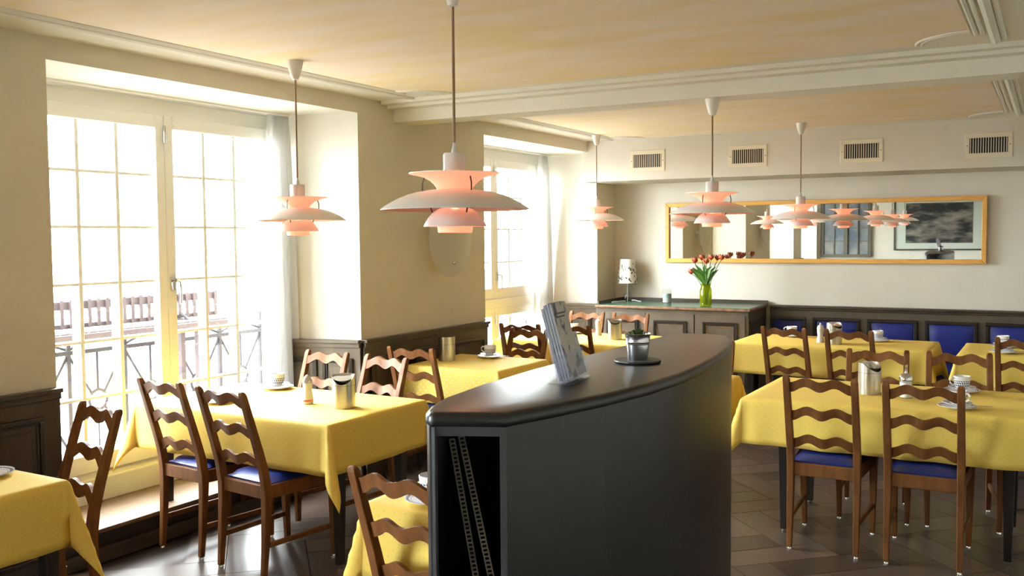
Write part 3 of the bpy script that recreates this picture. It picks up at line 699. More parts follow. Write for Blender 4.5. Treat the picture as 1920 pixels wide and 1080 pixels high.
def salt_shaker(loc, label, metal):
    t = thing('salt_shaker', label, 'shaker', loc); t.scale = (1.2, 1.2, 1.4)
    MB().lathe([(0.022, 0.0), (0.025, 0.003), (0.025, 0.028), (0.019, 0.05), (0.021, 0.075), (0.021, 0.080)], 20, cap0=True, cap1=True).obj('shaker_body', M['salt'], t, smooth=True)
    uv = MB().lathe([(0.0256, 0.011), (0.0256, 0.017)], 20); uv.obj('label_band', M['red'] if metal else M['pepper'], t, smooth=True)
    MB().lathe([(0.0215, 0.080), (0.0215, 0.09), (0.014, 0.102), (0.004, 0.110)], 20, cap1=True).obj('pierced_cap', M['steel'] if metal else M['pepper'], t, smooth=True)
salt_shaker((3.739, 3.429, TZ), 'glass salt shaker with pointed metal cap and red label on the balcony door table', True)
def mill(loc, label):
    t = thing('pepper_mill', label, 'pepper mill', loc); t.scale = (1.12, 1.12, 1.15)
    MB().lathe([(0.026, 0.0), (0.027, 0.012), (0.019, 0.045), (0.023, 0.075), (0.024, 0.085)], 20, cap0=True, cap1=True).obj('mill_body', M['pepper'], t, smooth=True)
    MB().lathe([(0.023, 0.087), (0.025, 0.10), (0.019, 0.118), (0.006, 0.124)], 20, cap1=True).obj('mill_head', M['pepper'], t, smooth=True)
    MB().lathe([(0.005, 0.123), (0.007, 0.13), (0.004, 0.138)], 12, cap1=True).obj('knob', M['chrome'], t, smooth=True)
mill((7.843, 1.641, TZ), 'white pepper mill beside the steel bin on the long banquette table')
mill((7.55, 3.491, TZ), 'pale pepper mill in front of the orange chair on the far window table')
def sugar(loc):
    t = thing('sugar_dispenser', 'glass sugar dispenser with chrome spout on the front right table', 'sugar dispenser', loc)
    MB().lathe([(0.028, 0.0), (0.034, 0.004), (0.034, 0.02), (0.030, 0.045), (0.034, 0.07), (0.034, 0.095), (0.030, 0.102)], 24, cap0=True).obj('glass_jar', M['clear'], t, smooth=True)
    MB().lathe([(0.026, 0.003), (0.031, 0.006), (0.031, 0.02), (0.027, 0.045), (0.031, 0.07), (0.031, 0.085)], 24, cap0=True, cap1=True).obj('sugar', M['salt'], t, smooth=True)
    MB().lathe([(0.034, 0.098), (0.034, 0.112), (0.022, 0.128), (0.009, 0.134)], 24, cap1=True).obj('screw_cap', M['chrome'], t, smooth=True)
    MB().tube([(0, 0, 0.132), (0, 0, 0.155), (-0.004, -0.004, 0.178)], [0.008, 0.006, 0.0065], 12).obj('spout', M['chrome'], t, smooth=True)
sugar((5.371, 0.677, TZ))

# ------------------------------------------------------------ pendant lamps
def pendant(x, y, zr, ztop, label, can=0.10, rot=0):
    t = thing('pendant_lamp', label, 'lamp', (x, y, zr), R(rot), 'tiered pendant lamps with pink glow')
    def shell(name, prof, th, mats=('lampwhite', 'lining')):
        # outer wall then inner wall; the inner face carries the lining colour
        mb = MB(); mb.lathe(prof, 56); mb.cur = 1; mb.lathe([(max(0.001, r-th*0.4), z-th) for r, z in prof], 56)
        k = len(prof); mb.cur = 0; b2 = k*56
        for e in (0, k-1):
            for i in range(56): j = (i+1) % 56; mb.face([e*56+i, e*56+j, b2+e*56+j, b2+e*56+i])
        return mb.obj(name, [M[q] for q in mats], t, smooth=True)
    shell('main_shade', [(0.25, 0.0), (0.235, 0.011), (0.215, 0.023), (0.19, 0.036), (0.16, 0.048), (0.13, 0.056), (0.09, 0.063), (0.058, 0.066)], 0.0025)
    MB().lathe([(0.056, 0.060), (0.062, 0.072), (0.070, 0.083), (0.083, 0.095), (0.103, 0.106), (0.128, 0.1135), (0.152, 0.118), (0.152, 0.120), (0.126, 0.1165), (0.10, 0.110), (0.08, 0.099), (0.065, 0.085), (0.053, 0.065)], 56).obj('top_cone', M['salmon'], t, smooth=True)
    MB().lathe([(0.146, 0.1172), (0.1535, 0.1188), (0.1535, 0.1205), (0.146, 0.1198)], 56).obj('cone_rim', M['lampwhite'], t, smooth=True)
    shell('lower_shade', [(0.106, -0.056), (0.100, -0.044), (0.090, -0.028), (0.076, -0.012), (0.060, -0.001), (0.050, 0.003)], 0.0022)
    MB().lathe([(0.061, -0.050), (0.0575, -0.078), (0.054, -0.079), (0.057, -0.052)], 40).obj('bottom_cone', M['salmon'], t, smooth=True)
    MB().lathe([(0.001, -0.076), (0.055, -0.077)], 40).obj('bottom_diffuser', M['lampwhite'], t)
    MB().lathe([(0.0375, 0.100), (0.0375, 0.182), (0.035, 0.187), (0.0, 0.187)], 32).obj('cap', M['lampgrey'], t, smooth=True)
    MB().lathe([(0.011, 0.187), (0.010, 0.20), (0.007, 0.208), (0.005, 0.222)], 16).obj('cord_grip', M['lampgrey'], t, smooth=True)
    for k in range(3):
        a = 2*math.pi*k/3+0.5; c, s = math.cos(a), math.sin(a)
        MB().tube([(0.10*c, 0.10*s, 0.112), (0.108*c, 0.108*s, 0.085), (0.108*c, 0.108*s, 0.056)], 0.0024, 6).obj('strut', M['strut'], t, smooth=True)
        MB().tube([(0.085*c, 0.085*s, 0.014), (0.074*c, 0.074*s, -0.014)], 0.0024, 6).obj('strut', M['strut'], t, smooth=True)
    MB().tube([(0, 0, 0.22), (0, 0, ztop-zr-can*0.8)], 0.0048, 8).obj('cord', M['cord'], t, smooth=True)
    h = ztop-zr
    MB().lathe([(0.006, h-can), (0.016, h-can+0.004), (0.024, h-can*0.8), (0.034, h-can*0.45), (0.043, h-0.005), (0.043, h)], 28, cap0=True, cap1=True).obj('ceiling_canopy', M['ivory'], t, smooth=True)
    MB().lathe([(0.004, 0.085), (0.016, 0.08), (0.022, 0.06), (0.016, 0.04), (0.004, 0.032)], 20).obj('bulb', M['bulb'], t, smooth=True)
    l = bpy.data.lights.new('bulb_light', 'POINT'); l.energy = 0.9; l.color = (1, 0.55, 0.36); l.shadow_soft_size = 0.03
    lo = bpy.data.objects.new('bulb_light', l); C.objects.link(lo); lo.parent = t; lo.location = (0, 0, -0.035)
    return t
pendant(2.64, 1.748, 1.715, CZ, 'nearest and largest pendant lamp, hanging left of centre', 0.165, -25)
pendant(3.72, 3.453, 1.717, CZ-0.003, 'pendant lamp over the balcony door table, in front of the curtain', rot=44)
pendant(7.866, 3.65, 1.768, CZ, 'small far pendant lamp before the far corner reveal, above the far window table', rot=50)
pendant(5.389, 1.754, 1.750, 2.42, 'pendant lamp hanging under the ceiling beam, before the left end of the mirror', rot=19.4)
pendant(8.0, 1.845, 1.752, CZ, 'pendant lamp hanging closest to the long mirror', rot=19)
pendant(-0.45, 1.75, 1.73, CZ, 'pendant lamp seen only in the mirror, farthest of the right row')
pendant(-1.25, 3.5, 1.72, CZ, 'pendant lamp seen only in the mirror beside the rear window')

# ------------------------------------------------------------ mirror on the back wall
yc = (3.439+0.517)/2; zc = 1.6495; hw, hh = 1.462, 0.301
mi = thing('wall_mirror', 'long gilt-framed mirror on the back wall above the banquette', 'mirror', bw(yc, 0.012, zc), BA)
mi.rotation_euler = (0, R(-0.4), BA)
MB().box(-0.006, 0.0, -hw+0.02, hw-0.02, -hh+0.02, hh-0.02).obj('mirror_glass', M['mirror'], mi)
fwid = 0.042
for nm, q in (('frame_rail', [(-hw, -hh), (hw, -hh), (hw-fwid, -hh+fwid), (-hw+fwid, -hh+fwid)]), ('frame_rail', [(-hw, hh), (-hw+fwid, hh-fwid), (hw-fwid, hh-fwid), (hw, hh)]), ('frame_stile', [(-hw, -hh), (-hw+fwid, -hh+fwid), (-hw+fwid, hh-fwid), (-hw, hh)]), ('frame_stile', [(hw, -hh), (hw, hh), (hw-fwid, hh-fwid), (hw-fwid, -hh+fwid)])):
    mb = MB(); n = 4
    mb.v += [(-0.034, a, b) for a, b in q]+[(0.004, a, b) for a, b in q]
    for f in ((0,1,2,3),(7,6,5,4),(0,4,5,1),(1,5,6,2),(2,6,7,3),(3,7,4,0)): mb.face(f)
    mb.obj(nm, M['gold'], mi, bevel=0.006)

# ------------------------------------------------------------ vents in the soffit
for k, y in enumerate((3.381, 2.428, 1.457, 0.484)):
    v = thing('air_vent', ['cream air vent grille in the soffit, leftmost of four', 'cream air vent grille in the soffit, second from left', 'cream air vent grille in the soffit, third from left', 'cream air vent grille in the soffit, rightmost of four'][k], 'vent', (8.5-0.05*(y-2), y, 2.335), SA, 'air vents in the soffit')
    f = MB(); W_, H_ = 0.173, 0.1
    f.box(-0.008, 0, -W_, W_, 0.062, H_); f.box(-0.008, 0, -W_, W_, -H_, -0.062); f.box(-0.008, 0, -W_, -0.14, -0.062, 0.062); f.box(-0.008, 0, 0.14, W_, -0.062, 0.062)
    f.obj('vent_frame', M['vent'], v, bevel=0.002, bseg=1)
    MB().box(-0.0022, -0.0004, -0.14, 0.14, -0.062, 0.062).obj('duct_shade_sheet', M['void'], v)  # black sheet standing in for the shade behind the louvres
    s = MB()
    for i in range(15): yy = -0.14+0.28*(i+0.5)/15; s.box(-0.0075, -0.0025, yy-0.003, yy+0.003, -0.062, 0.062)
    o = s.obj('louvre_slats', M['vent'], v); o['kind'] = 'stuff'
    for sg in (-1, 1): MB().lathe([(0.005, 0), (0.004, 0.002), (0.0, 0.0025)], 10).obj('screw', M['worn'], v, loc=(-0.008, sg*0.157, 0)).rotation_euler = (0, R(-90), 0)

# ------------------------------------------------------------ banquette
bq = thing('banquette', 'dark wooden banquette with blue leather back panels along the back wall', 'bench', bw(0.4), BA)
y0, y1 = -2.2, 1.975
MB().box(-0.07, -0.004, y0, y1, 0.0, 0.915).obj('back_board', M['panel2'], bq)
c = MB(); c.box(-0.105, -0.004, y0, y1, 0.925, 0.947); c.box(-0.09, -0.004, y0, y1, 0.903, 0.925); c.obj('cap_rail', M['panel'], bq, bevel=0.005)
MB().box(-0.52, -0.07, y0, y1, 0.0, 0.40).obj('seat_base', M['panel'], bq)
for k in range(8):
    b = min(1.965, 2.065-k*0.487); a = 2.065-k*0.487-0.43
    f = MB(); frame_strip(f, a, b, 0.46, 0.84, 0.03, 0.022, -0.07); f.obj('panel_moulding', M['mould'], bq, bevel=0.006)
    n = 8; p = MB()
    for j in range(n+1):
        for i in range(n+1):
            u = -1+2*i/n; w_ = -1+2*j/n; e = ((1-abs(u)**4)*(1-abs(w_)**4))**0.5
            p.v.append((-0.0715-0.022*e, (a+b)/2+u*(b-a-0.066)/2, 0.65+w_*0.157))
    for j in range(n):
        for i in range(n): q = j*(n+1)+i; p.face([q, q+1, q+n+2, q+n+1])
    p.obj('blue_pad', M['seat2'], bq, smooth=True)
for k in range(4):
    a = y0+k*1.043; MB().box(-0.54, -0.075, a+0.004, a+1.039, 0.40, 0.465).obj('seat_cushion', M['seat2'], bq, bevel=0.02, bseg=3)

# ------------------------------------------------------------ sideboard in the corner
sb = thing('sideboard', 'taupe panelled corner sideboard with green top under the mirror', 'sideboard', bw(3.12, 0.02), BA)
a, b = -0.72, 0.80; D = 0.72
MB().box(-D+0.03, 0, a+0.02, b, 0.0, 0.925).obj('carcass', M['panel2'], sb, bevel=0.004)
MB().box(-D, 0, a, b, 0.925, 0.950).obj('worn_top_edge', M['worn'], sb, bevel=0.005)
MB().box(-D+0.012, -0.024, a+0.012, b-0.024, 0.950, 0.9535).obj('green_top', M['green'], sb)
u_ = MB(); u_.box(-0.022, 0, a, b, 0.950, 0.985); u_.box(-D+0.05, 0, b-0.022, b, 0.950, 0.985); u_.obj('upstand', M['panel'], sb, bevel=0.004)
dw = (b-a-0.12)/3
for k in range(3):
    y = a+0.05+k*(dw+0.012)
    d = MB().box(-D+0.018, -D+0.03, y, y+dw, 0.10, 0.885).obj('door', M['panel2'], sb, bevel=0.003)
    f = MB(); frame_strip(f, y+0.07, y+dw-0.07, 0.17, 0.82, 0.016, 0.012, -D+0.018); frame_strip(f, y+0.092, y+dw-0.092, 0.192, 0.798, 0.010, 0.008, -D+0.018); f.obj('door_moulding', M['mould'], d, bevel=0.003, bseg=1)
    w2 = MB(); frame_strip(w2, y+0.108, y+dw-0.108, 0.208, 0.782, 0.006, 0.003, -D+0.018); w2.obj('worn_edge', M['worn'], d)
    MB().lathe([(0.004, 0), (0.008, 0.008), (0.006, 0.014), (0, 0.015)], 10).obj('keyhole_knob', M['mould'], d, loc=(-D+0.018, y+0.03, 0.55)).rotation_euler = (0, R(-90), 0)
e = MB()
for xx0, xx1 in ((-0.66, -0.06),):
    for zz0, zz1, wd in ((0.17, 0.84, 0.02), (0.20, 0.81, 0.01)):
        p = 0.0 if wd > 0.015 else 0.03
        e.box(xx0+p, xx1-p, a+0.006, a+0.02, zz1-wd, zz1); e.box(xx0+p, xx1-p, a+0.006, a+0.02, zz0, zz0+wd); e.box(xx0+p, xx0+p+wd, a+0.006, a+0.02, zz0, zz1); e.box(xx1-p-wd, xx1-p, a+0.006, a+0.02, zz0, zz1)
e.obj('end_moulding', M['mould'], sb, bevel=0.002, bseg=1)
SZ = 0.9545
# table lamp with leaf print
tl = thing('table_lamp', 'small table lamp with glass base and white leaf-patterned shade on the sideboard', 'lamp', (8.93, 3.80, SZ))
MB().lathe([(0.02, 0.0), (0.05, 0.004), (0.055, 0.018), (0.045, 0.05), (0.03, 0.085), (0.014, 0.105), (0.010, 0.12)], 28, cap0=True).obj('glass_base', M['clear'], tl, smooth=True)
MB().tube([(0, 0, 0.0), (0.004, 0, 0.06), (0, 0, 0.12), (0, 0, 0.2)], 0.004, 8).obj('stem', M['wire'], tl, smooth=True)
shm = MB().lathe([(0.103, 0.185), (0.077, 0.43), (0.0755, 0.43), (0.1015, 0.185)], 40); shd = shm.obj('lamp_shade', M['ivory'], tl, smooth=True)
lr = random.Random(5); lf = MB()
for k in range(90):
    a_ = lr.uniform(0, 2*math.pi); z = 0.195+0.19*lr.random()**1.35; r_ = 0.103-(z-0.185)*0.106+0.0012; s_ = lr.uniform(0.008, 0.014); an = lr.uniform(-0.7, 0.7); b0 = len(lf.v)
    for p in range(8):
        q = 2*math.pi*p/8; ex, ez = s_*0.62*math.cos(q), s_*math.sin(q)*1.15
        xx = ex*math.cos(an)-ez*math.sin(an); zz = ex*math.sin(an)+ez*math.cos(an)
        aa = a_+xx/r_; rr = 0.103-(z+zz-0.185)*0.106+0.0012
        lf.v.append((rr*math.cos(aa), rr*math.sin(aa), z+zz))
    lf.face([b0+p for p in range(8)])
o = lf.obj('leaf_print', mat('dark_leaf_print', (0.03, 0.045, 0.055), 0.5, var=0.5, vscale=30, col2=(0.10, 0.10, 0.02)), shd)
cb = MB().tube([(-0.05, 0.0, 0.004), (-0.10, 0.03, 0.004), (-0.17, 0.02, 0.004), (-0.22, 0.06, 0.004), (-0.30, 0.04, 0.004)], 0.004, 8); cb.tube([(0.0, -0.05, 0.01), (-0.02, -0.09, 0.012), (-0.03, -0.13, 0.004), (-0.05, -0.17, 0.004)], 0.004, 8)
cb.obj('cable', M['wire'], tl, smooth=True)
cj = thing('candle_jar', 'grey candle in a printed glass jar on the sideboard', 'candle', (8.85, 3.34, SZ))
MB().lathe([(0.044, 0.0), (0.045, 0.004), (0.045, 0.135), (0.043, 0.135), (0.043, 0.006)], 28, cap0=True).obj('jar', M['clear'], cj, smooth=True)
MB().lathe([(0.042, 0.004), (0.042, 0.09), (0.0, 0.09)], 28).obj('candle_wax', M['wax'], cj, smooth=True)
MB().lathe([(0.0455, 0.045), (0.0455, 0.085)], 28).obj('printed_sleeve', mat('green_sleeve', (0.5, 0.58, 0.54), 0.5, var=0.7, vscale=35, col2=(0.06, 0.2, 0.17)), cj, smooth=True)
# vase with tulips
VX, VY = 8.56, 2.845
vs = thing('glass_vase', 'yellow-green glass jar vase holding red tulips on the sideboard', 'vase', (VX, VY, SZ))
MB().lathe([(0.0, 0.003), (0.05, 0.0), (0.056, 0.006), (0.057, 0.14), (0.052, 0.165), (0.044, 0.185), (0.044, 0.195), (0.05, 0.21), (0.047, 0.21), (0.041, 0.19), (0.048, 0.165), (0.053, 0.14), (0.052, 0.01), (0.0, 0.008)], 32).obj('jar_body', M['vase'], vs, smooth=True)
MB().lathe([(0.051, 0.011), (0.0515, 0.11), (0.0, 0.11)], 24).obj('water', M['clear'], vs, smooth=True)
tr = random.Random(3)
flowers = [(0.13, 0.305, -0.03, 'lowest on the left'), (0.095, 0.41, -0.03, 'upper left, large'), (0.05, 0.435, 0.03, 'upper left, behind'), (-0.025, 0.405, -0.05, 'right of middle, low'), (-0.04, 0.44, 0.03, 'right of middle, top'), (-0.09, 0.435, 0.06, 'upper right, small'), (-0.16, 0.44, -0.02, 'dark red and farthest right')]
for k, (dy, h, dx, wh) in enumerate(flowers):
    t = thing('tulip', 'red tulip in the vase, '+wh, 'tulip', (VX+dx*0.2, VY+dy*0.1, SZ+0.012), 0, 'tulips in the yellow-green vase')
    P0 = Vector((0, 0, 0)); P1 = Vector((0, dy*0.02, 0.235)); P2 = Vector((dx, dy*0.9, h-0.012))
    pts = [P0*(1-s)**2+P1*2*s*(1-s)+P2*s*s for s in [i/8 for i in range(9)]]
    MB().tube(pts, 0.004, 6).obj('stem', M['leaf'], t, smooth=True)
    hb = MB()
    for q in range(6):
        an = 2*math.pi*q/6+k; rr = 0.027 if q % 2 else 0.022; n = 5; b0 = len(hb.v)
        for i in range(n+1):
            s = i/n; z = 0.056*s; rad = rr*math.sin(min(1, s*1.25)*math.pi*0.62)*1.0+0.002; wd = 0.019*math.sin(math.pi*min(0.97, 0.12+0.85*s))
            for sd in (-1, 0, 1):
                aa = an; px = (rad+(0.002 if sd == 0 else -0.002)); hb.v.append((P2.x+px*math.cos(aa)-sd*wd*math.sin(aa), P2.y+px*math.sin(aa)+sd*wd*math.cos(aa), P2.z-0.006+z))
        for i in range(n):
            for c_ in range(2): v0 = b0+i*3+c_; hb.face([v0, v0+1, v0+4, v0+3])
    hb.obj('bloom', M['petal'], t, smooth=True)
    for s in range(2):
        side = (1 if dy > 0 else -1)*(1 if s == 0 else -0.4); lm = MB(); n = 7; L = tr.uniform(0.2, 0.3)
        for i in range(n+1):
            q = i/n; y = side*(0.0+0.115*max(0, q-0.12)**1.5*(0.7+abs(dy)*3.2)); z = 0.175+L*q*(1-0.2*q)*0.9; wd = 0.03*math.sin(math.pi*(0.08+0.9*q))
            xo = tr.uniform(-0.003, 0.003)+(0.07*s-0.05+0.012*(k-3))*q
            for sd in (-1, 0, 1): lm.v.append((xo+(0.006 if sd == 0 else 0), y+sd*wd*0.6, z+abs(sd)*0.0+sd*wd*0.5*(-side)))
        for i in range(n):
            for c_ in range(2): v0 = i*3+c_; lm.face([v0, v0+1, v0+4, v0+3])
        lm.obj('leaf', M['leaf'], t, smooth=True)

# ------------------------------------------------------------ wall light: glass dish
def sconce(x, label):
    t = thing('wall_light', label, 'wall light', (x, WY, 1.605), 0, 'glass dish wall lights')
    mb = MB(); prof = [(0.002, 0.045), (0.08, 0.05), (0.15, 0.062), (0.21, 0.082), (0.255, 0.105), (0.278, 0.125), (0.276, 0.129), (0.252, 0.110), (0.208, 0.087), (0.15, 0.067), (0.08, 0.055), (0.002, 0.05)]
    mb.lathe(prof, 48); o = mb.obj('glass_dish', M['frost'], t, smooth=True); o.rotation_euler = (R(90), 0, 0)
    o = MB().lathe([(0.03, 0.0), (0.03, 0.045), (0.02, 0.05)], 20, cap1=True).obj('wall_mount', M['ivory'], t, smooth=True); o.rotation_euler = (R(90), 0, 0)
    for a_ in (55, -62):
        c_, s_ = math.cos(R(a_)), math.sin(R(a_))
        o = MB().lathe([(0.012, 0.0), (0.014, 0.012), (0.008, 0.018), (0.0, 0.019)], 14).obj('clip', M['chrome'], t, smooth=True, loc=(0.2*c_, -0.083, 0.2*s_)); o.rotation_euler = (R(90), 0, 0)
sconce(5.79, 'round glass dish wall light on the pier behind the nearest pendant lamp')
sconce(1.55, 'round glass dish wall light on the near pier, seen in the mirror')

# ------------------------------------------------------------ black counter
CT = 1.25
left = [(1.612, 1.140), (1.635, 1.165), (1.69, 1.192), (1.79, 1.225), (2.0, 1.252), (2.3, 1.268), (2.7, 1.268), (3.0, 1.262), (3.27, 1.254), (3.37, 1.243)]
endr = [(3.408, 1.22), (3.42, 1.16), (3.418, 1.10), (3.395, 1.045)]
right = [(3.33, 1.008), (3.22, 0.972), (3.05, 0.930), (2.83, 0.893), (2.6, 0.871), (2.4, 0.862), (2.2, 0.872), (2.0, 0.905), (1.85, 0.943), (1.684, 0.991)]
outl = left+endr+right
ctr = thing('counter', 'black curved serving counter with open shelf end in the middle of the room', 'counter', (2.5, 1.07, 0))
def off(poly, d):
    n = len(poly); out = []
    for i in range(n):
        p, q, r_ = Vector(poly[i-1]), Vector(poly[i]), Vector(poly[(i+1) % n])
        e1 = (q-p).normalized(); e2 = (r_-q).normalized(); nn = Vector((-(e1.y+e2.y), e1.x+e2.x)).normalized()
        out.append((q.x+nn.x*d, q.y+nn.y*d))
    return out
def loc(poly): return [(x-2.5, y-1.07) for x, y in poly]
cc = sum(outl[i-1][0]*outl[i][1]-outl[i][0]*outl[i-1][1] for i in range(len(outl)))
sgn = -1 if cc < 0 else 1      # interior side
inner = off(outl, 0.003*sgn)
MB().prism(loc(outl), CT-0.036, CT).obj('counter_top', M['black'], ctr, smooth=True, bevel=0.015, bseg=4)
# closed body from x=1.95 onward, side panels reach the open end
lp = inner[:10]; ep = inner[10:14]; rp = inner[14:]
core = [p for p in lp if p[0] >= 1.99]+ep+[p for p in rp if p[0] >= 1.99]
MB().prism(loc(core), 0.0, CT-0.02).obj('counter_body', M['black'], ctr, smooth=True)
def sidepanel(pts, th):
    p2 = [(x, y-th) for x, y in pts] if th > 0 else [(x, y-th) for x, y in pts]
    return pts+p2[::-1]
lpn = [p for p in lp if p[0] < 2.02]; rpn = [p for p in rp if p[0] < 2.02]
MB().prism(loc(sidepanel(lpn, 0.012)), 0, CT-0.03).obj('side_panel', M['black'], ctr)
MB().prism(loc(sidepanel(rpn, -0.012)), 0, CT-0.03).obj('side_panel', M['black'], ctr)
A = Vector(lpn[0]); Bv = Vector(rpn[-1]); dirv = (Bv-A); Ln = dirv.length; dn = dirv.normalized(); nn = Vector((dn.y, -dn.x))
def quad(p0, p1, dep): return [tuple(p0), tuple(p1), tuple(p1-nn*dep), tuple(p0-nn*dep)]
if nn.x > 0: nn = -nn
MB().prism(loc(quad(A, Bv, 0.02)), CT-0.05, CT-0.03).obj('end_rail', M['counteredge'], ctr)
for P_, q_ in ((A, 1), (Bv, -1)):
    MB().prism(loc([(P_.x-0.002, P_.y), (P_.x-0.002+dn.x*0.013*q_, P_.y+dn.y*0.013*q_), (P_.x+0.004+dn.x*0.013*q_, P_.y+dn.y*0.013*q_), (P_.x+0.004, P_.y)]), 0, CT-0.03).obj('edge_band', M['counteredge'], ctr)
MB().prism(loc([(1.63, 1.14), (1.69, 1.003), (2.0, 0.93), (2.0, 1.235), (1.72, 1.19)]), 0.80, 0.818).obj('shelf', M['void'], ctr)
MB().prism(loc([(1.64, 1.145), (1.70, 1.005), (1.98, 0.93), (1.98, 1.235), (1.72, 1.19)]), CT-0.046, CT-0.037).obj('shelf_lining', M['void'], ctr)
# perforated metal strips leaning in the open end
def perforated(p0, p1, wdt, label, side):
    p0 = Vector(p0); p1 = Vector(p1); L = (p1-p0).length; ax = (p1-p0).normalized(); sd = Vector((0.25, -0.97, 0)); sd = (sd-ax*sd.dot(ax)).normalized(); nm = ax.cross(sd)
    mb = MB()
    def bar(a_, b_, w_, dirs):
        rings = []
        for c in (a_, b_): rings.append([c+dirs*w_+nm*0.001, c-dirs*w_+nm*0.001, c-dirs*w_-nm*0.001, c+dirs*w_-nm*0.001])
        mb.loft(rings)
    bar(p0-sd*wdt/2, p1-sd*wdt/2, 0.0016, sd); bar(p0+sd*wdt/2, p1+sd*wdt/2, 0.0016, sd)
    n = int(L/0.0095)
    for i in range(n+1):
        c = p0+ax*(L*i/n); bar(c-sd*wdt/2, c+sd*wdt/2, 0.002, ax)
    o = mb.obj('perforated_strip', M['strip']); return tag(o, label, 'metal strip', 'perforated strips in the counter')
perforated((1.78, 1.085, 0.822), (1.78, 1.168, 1.165), 0.013, 'perforated metal strip leaning in the open counter end, right one', 1)
perforated((1.77, 1.121, 0.822), (1.77, 1.187, 1.158), 0.012, 'perforated metal strip leaning in the open counter end, left one', 1)

# items on the counter
sl = MB().lathe([(0.0, 0.0), (0.066, 0.0), (0.069, 0.003), (0.068, 0.007), (0.0, 0.0075)], 14).obj('slate_coaster', M['slate'], None, loc=(2.555, 1.055, CT+0.0005))
tag(sl, 'round black slate coaster under the zinc bucket on the counter', 'coaster')
bk = thing('plant_bucket', 'small zinc bucket pot with a dry succulent on the black counter', 'plant pot', (2.555, 1.055, CT+0.008))
MB().lathe([(0.0, 0.001), (0.029, 0.0), (0.030, 0.003), (0.0335, 0.045), (0.0355, 0.047), (0.0345, 0.049), (0.036, 0.052), (0.035, 0.055), (0.0375, 0.074), (0.0392, 0.076), (0.0375, 0.077), (0.034, 0.06), (0.0, 0.058)], 36).obj('bucket', M['zinc'], bk, smooth=True)
pr = random.Random(9)
for k in range(14):
    a_ = 2*math.pi*k/14+pr.uniform(-.2, .2); ln_ = pr.uniform(0.015, 0.032); hz = pr.uniform(0.012, 0.034); r0 = pr.uniform(0.004, 0.016); mb = MB(); n = 5
    for i in range(n+1):
        q = i/n; r_ = r0+ln_*q*(0.9 if k % 3 else 0.6); z = 0.058+hz*math.sin(q*1.9); wd = 0.0085*math.sin(math.pi*(0.12+0.83*q))
        for sd in (-1, 0, 1): mb.v.append((r_*math.cos(a_)-sd*wd*math.sin(a_), r_*math.sin(a_)+sd*wd*math.cos(a_), z+(0.0 if sd else -0.003)))
    for i in range(n):
        for c_ in range(2): v0 = i*3+c_; mb.face([v0, v0+1, v0+4, v0+3])
    mb.obj('leaf', M['succ2'] if k % 4 == 0 else M['succ'], bk, smooth=True)
# brochure stand: base edge of the covers runs from (2.09,1.04) to (2.25,1.07)
bs = thing('brochure_holder', 'clear acrylic brochure holder on the counter', 'brochure holder', (2.155, 1.065, CT+0.0005), math.atan2(0.025, 0.15))
tilt = R(-15)
def tilted(mb, name, m_, par, **k): o = mb.obj(name, m_, par, **k); o.rotation_euler = (tilt, 0, 0); return o
MB().box(-0.08, 0.082, -0.02, 0.045, 0.0, 0.003).obj('foot_plate', M['acrylic'], bs)
tilted(MB().box(-0.078, 0.08, 0.0155, 0.018, 0.004, 0.185), 'back_plate', M['acrylic'], bs)
tilted(MB().box(-0.078, 0.08, -0.0185, -0.0162, 0.004, 0.075), 'front_plate', M['acrylic'], bs)
tilted(MB().box(-0.078, -0.0755, -0.0162, 0.0155, 0.004, 0.075), 'side_plate', M['acrylic'], bs)
tilted(MB().box(0.0775, 0.08, -0.0162, 0.0155, 0.004, 0.075), 'side_plate', M['acrylic'], bs)
base = Matrix.Translation(bs.location) @ Matrix.Rotation(bs.rotation_euler.z, 4, 'Z') @ Matrix.Rotation(tilt, 4, 'X')
for k, (y0_, y1_, h_) in enumerate(((-0.015, -0.008, 0.205), (-0.0075, -0.001, 0.207), (-0.0005, 0.0065, 0.205), (0.007, 0.0145, 0.198))):
    t = thing('brochure', ['folded brochure standing in the acrylic holder, front one with printed cover', 'folded brochure standing in the acrylic holder, second from the front', 'folded brochure standing in the acrylic holder, third from the front', 'folded brochure standing in the acrylic holder, rearmost'][k], 'brochure', group='brochures in the acrylic holder')
    t.matrix_world = base
    MB().box(-0.0735, 0.040, y0_+0.0008, y1_-0.0006, 0.0095, h_-0.001).obj('pages', M['spine'], t)
    MB().box(-0.0742, 0.041, y0_, y0_+0.0007, 0.009, h_).obj('cover', M['cover'], t)
    if k == 0:
        for q_ in range(2): MB().box(-0.058, 0.024-0.012*q_, y0_-0.0004, y0_-0.0001, h_-0.03-0.009*q_, h_-0.026-0.009*q_).obj('printed_line', M['strut'], t)
for k in range(2):
    o = MB().box(0.046, 0.0755, -0.014+k*0.014, -0.002+k*0.014, 0.0095, 0.12-0.02*k).obj('leaflet', M['card']); o.matrix_world = base
    tag(o, ['small leaflet stack beside the brochures, front one', 'small leaflet stack beside the brochures, rear one'][k], 'leaflet', 'leaflets in the acrylic holder')

